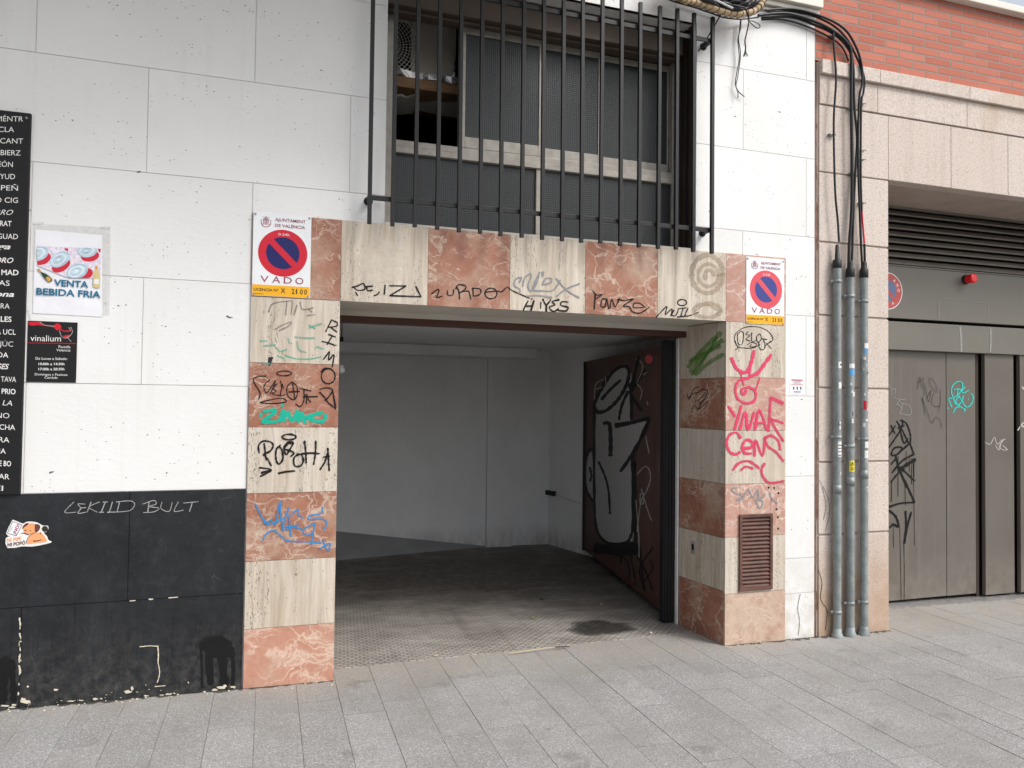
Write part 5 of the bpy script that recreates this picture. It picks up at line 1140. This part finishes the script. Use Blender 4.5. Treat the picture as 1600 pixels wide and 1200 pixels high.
# dog fouling sticker on the black base
cd = C(0, 800, 17.14); PDg = FY(-.009)
st = thing('dog_sticker', W(45, 855, -.009), 'white edged sticker of an orange puppy on the black wall base', 'sticker')
def L(pts): return cd(smooth(pts, 3))
m = MB(); poly(m, PDg, cd(smooth([(350,205),(480,255),(620,310),(700,265),(860,255),(1010,285),(1120,350),(1190,365),(1285,370),(1300,450),(1240,535),(1170,550),(1260,650),(1300,750),(1375,785),(1365,820),(1100,885),(850,925),(600,920),(200,965),(155,700),(260,650),(160,570),(330,220)], 2)), 0, .0006); m.build('backing', M['stk'], st)
m = MB(); poly(m, PDg, cd([(340,245),(600,340),(440,645),(190,570)]), 0, .0010); m.build('sign_outline', M['board'], st)
m = MB(); poly(m, PDg, cd([(348,262),(582,348),(432,628),(210,562)]), 0, .0013); poly(m, PDg, cd([(525,490),(660,530),(655,565),(515,520)]), 0, .0013); m.build('sign_face', M['paper'], st)
m = MB()
poly(m, PDg, L([(630,400),(700,330),(830,300),(940,330),(960,440),(930,540),(800,600),(690,590),(620,500)]), 0, .0011); poly(m, PDg, L([(740,860),(760,700),(860,580),(980,545),(1120,570),(1220,680),(1255,790),(1130,815),(1020,825),(890,840),(760,862)]), 0, .0014); poly(m, PDg, L([(1060,600),(1085,520),(1105,540),(1095,590)]), 0, .0014)
m.build('puppy', M['orange'], st)
m = MB(); poly(m, PDg, L([(605,470),(610,390),(690,305),(770,300),(740,350),(650,410)]), 0, .0016); poly(m, PDg, L([(935,330),(1010,320),(1080,380),(1060,470),(990,540),(930,510)]), 0, .0016)
poly(m, PDg, L([(655,480),(700,470),(710,500),(670,510)]), 0, .0017); poly(m, PDg, L([(790,500),(830,485),(835,505),(800,515)]), 0, .0017); stroke(m, PDg, cd([(590,570),(650,560),(740,600),(780,600)]), 1.4); stroke(m, PDg, cd([(720,840),(735,720),(830,600),(960,545)]), .9); stroke(m, PDg, cd([(900,775),(1010,770),(1110,740)]), 1.3)
m.build('ears', M['dogbr'], st)
m = MB(); disc_ = [(1205+85*math.cos(t), 452+80*math.sin(t)) for t in [2*math.pi*j/20 for j in range(20)]]; poly(m, PDg, cd(disc_), 0, .0012); m.build('round_mark', M['dkbrown'], st)
def rtext(m, s, o_, ux, uy, hx, hy, bold=.02, off=.0018):
    """lettering along a slanted baseline: o_ start, (ux,uy) run, (hx,hy) cap height, in sticker pixels"""
    vs, fs = text_geo(s, bold); x0 = min(v.x for v in vs); x1 = max(v.x for v in vs)
    m.add([PDg.pt(cd([(o_[0]+ux*(v.x-x0)/(x1-x0)+hx*v.y/.73, o_[1]+uy*(v.x-x0)/(x1-x0)+hy*v.y/.73)])[0], off) for v in vs], fs)
m = MB(); rtext(m, 'NI PIPÍ', (190,800), 375, -40, 0, -95, .03); m.build('lettering', M['orange'], st)
m = MB(); rtext(m, 'NI POPÓ', (205,925), 480, -60, 0, -95, .03); m.build('lettering', M['dogbr'], st)
m = MB(); rtext(m, '¡NO!', (415,600), 125, -250, -80, -35, .03); m.build('lettering', M['maroon'], st)
m = MB(); rtext(m, 'Aquí', (280,540), 75, -140, -42, -18, .0); m.build('lettering', M['grey_ink'], st)

# small notice on the white wall at right
sn = thing('paper_notice', W(1246, 615, 0), 'tiny white paper notice on the narrow white wall strip', 'notice')
m = MB(); a = W(1234, 590, 0); b = W(1257, 616, 0); m.box(a.x, b.x, -.0012, -.0002, W(1246,616,0).z, W(1246,590.5,0).z); m.build('sheet', M['paper'], sn)
m = MB(); Pn = FY(-.0012); stroke(m, Pn, [(1237,593.5),(1254,594)], 1.1, 0, soft=False); stroke(m, Pn, [(1236,600.5),(1255,601)], .5, 0, soft=False); m.build('red_line', M['pred'], sn)
m = MB()
for x_ in (1239, 1244.5, 1250): poly(m, Pn, [(x_,604.5),(x_+2.2,604.5),(x_+2,609),(x_+.4,609)], 0, .0006)
for y_ in (596.5, 598.5, 611.5, 613.5): stroke(m, Pn, [(1240,y_),(1251,y_)], .45, 0, soft=False)
m.build('print', M['ink'], sn)

# ================================================================== SMALL THINGS IN THE GARAGE AND ON THE GROUND
bl = W(533, 577, 1.2); lb = thing('light_bulb', (bl.x, 1.2, 2.15), 'small white bulb under the garage ceiling beside the left jamb', 'bulb')
m = MB(); m.lathe((bl.x, 1.2, 2.149), (0, 0, -1), [(0, .022), (.012, .022), (.014, .004), (.13, .004), (.132, .013), (.165, .014)], 14); m.build('holder', M['rubber'], lb)
m = MB(); m.lathe((bl.x, 1.2, bl.z+.03), (0, 0, -1), [(0, .014), (.015, .022), (.035, .03), (.052, .024), (.06, .001)], 16); m.build('globe', M['paper'], lb)
RWp = Plane(A_, (A_.y-B_.y)*-1*Vector((1, 0, 0))+Vector((0, (B_.x-A_.x)*-1, 0)))
q = RWp.pt((862, 770)); tdir = (B_-A_).normalized(); nn = RWp.n
sk = thing('wall_socket', q, 'small dark box on the garage side wall with a white wire', 'socket')
m = MB()
def bx3(m, c, t, n_, lx, lz, d):
    bot = [c-t*lx, c+t*lx, c+t*lx+n_*d, c-t*lx+n_*d]; m.hexa([(v.x, v.y, c.z-lz) for v in bot], [(v.x, v.y, c.z+lz) for v in bot])
bx3(m, q, tdir, nn, .09, .025, .04); m.build('box', M['rubber'], sk, bevel=.003)
m = MB(); m.tube([q+tdir*.09+nn*.012, q+tdir*.25+nn*.01+Vector((0,0,-.03)), q+tdir*.5+nn*.01+Vector((0,0,-.05)), q+tdir*.9+nn*.01+Vector((0,0,-.055))], .007, 7); m.build('wire', M['stk'], sk)
rd = random.Random(21)
def grime(name, x0, x1, y, wid):
    m = MB(); n_ = int((x1-x0)/.025); vs = []
    for k in range(n_+1):
        x = x0+(x1-x0)*k/n_; vs += [(x, y-wid*rd.uniform(.15, 1)**1.5, zg(x)+.0026), (x, y+.012, zg(x)+.0034)]
    m.add(vs, [(2*k, 2*k+2, 2*k+3, 2*k+1) for k in range(n_)])
    for k in range(int((x1-x0)*26)):
        x = rd.uniform(x0, x1); yy = y-abs(rd.gauss(0, .035))-.004; q = rd.uniform(.002, .006)
        m.add([(x-q, yy-q, zg(x)+.003), (x+q, yy-q*.6, zg(x)+.003), (x+q*.7, yy+q, zg(x)+.003), (x-q*.6, yy+q*.8, zg(x)+.003), (x, yy, zg(x)+.003+q*.9)], [(0, 1, 4), (1, 2, 4), (2, 3, 4), (3, 0, 4)], 1)
    o = m.build(name, [M['grime'], M['chip']], None, loc=((x0+x1)/2, y, zg((x0+x1)/2))); o['kind'] = 'stuff'; tag(o, 'dark grime and crumbs in the corner of wall and paving', 'dirt', 'dirt along the foot of the walls')
M['grime'] = m_veil('corner_grime', (.055, .047, .038), .8)
grime('dirt', -3.0, -.1, -.008, .035); grime('dirt', -.1, .378, FS, .03); grime('dirt', 2.905, 3.384, FS, .04); grime('dirt', 3.386, 3.64, 0, .05); grime('dirt', 3.64, 4.288, 0, .06)
# oily patch on the tread plate
rg = random.Random(4)
def puddle(k, z):
    c = (938, 981); n_ = 60; out = []
    for q in range(n_):
        t = 2*math.pi*q/n_; e = 1+.10*math.sin(3*t+1)+.07*math.sin(7*t)+rg.uniform(-.06, .06)
        out.append(G(c[0]+60*k*e*math.cos(t), c[1]+13.5*k*e*math.sin(t), z))
    return out
m = MB()
for k, z in ((.90, .0075), (.80, .0081), (.68, .0087)):
    vs = puddle(k, z); m.add(vs, [tuple(range(len(vs)))])
o = m.build('oil_stain', m_veil('oily_ground_stain', (.02, .019, .018), .34), None, loc=G(940, 982, .0075)); tag(o, 'dark oily stain on the garage floor plate beside the door guard', 'stain')
m = MB(); m.tube([G(795,1021,.012), G(830,1016,.016), G(868,1011,.02)], [.003, .003, .002], 6); o = m.build('dry_stalk', M['straw'], None, loc=G(830,1016,.01)); tag(o, 'dry yellow palm stalk lying along the garage floor edge', 'stalk')
m = MB(); m.tube([G(866,1011,.018), G(890,1010,.012)], [.004, .002], 6); o = m.build('twig', M['dkbrown'], None, loc=G(880,1010,.01)); tag(o, 'thin brown twig at the tip of the dry stalk', 'twig')
for px, py, mt, lab, s_ in [(834,967,'leafy','small greenish leaf on the garage floor plate',.035), (1017,990,'stk','small white scrap near the dark oily stain',.018), (681,1026,'straw','tiny yellow leaf at the garage floor edge',.022), (940,945,'straw','pale dry leaf deeper on the garage floor',.03), (846,938,'dkbrown','curled brown leaf in the middle of the garage floor',.035)]:
    c = G(px, py, .006); m = MB(); n_ = 7; vs = []
    for k in range(n_+1):
        t = k/n_; wv = s_*.45*math.sin(math.pi*min(max(t, .04), .97)); vs += [(c.x+s_*(t-.5), c.y-wv, c.z+.004+.010*abs(t-.5)), (c.x+s_*(t-.5)+.004, c.y+wv, c.z+.008+.012*abs(t-.5))]
    m.add(vs, [(2*k, 2*k+2, 2*k+3, 2*k+1) for k in range(n_)], 0, True); o = m.build('leaf' if mt != 'stk' else 'paper_scrap', M[mt], None, loc=c); tag(o, lab, 'leaf' if mt != 'stk' else 'scrap')
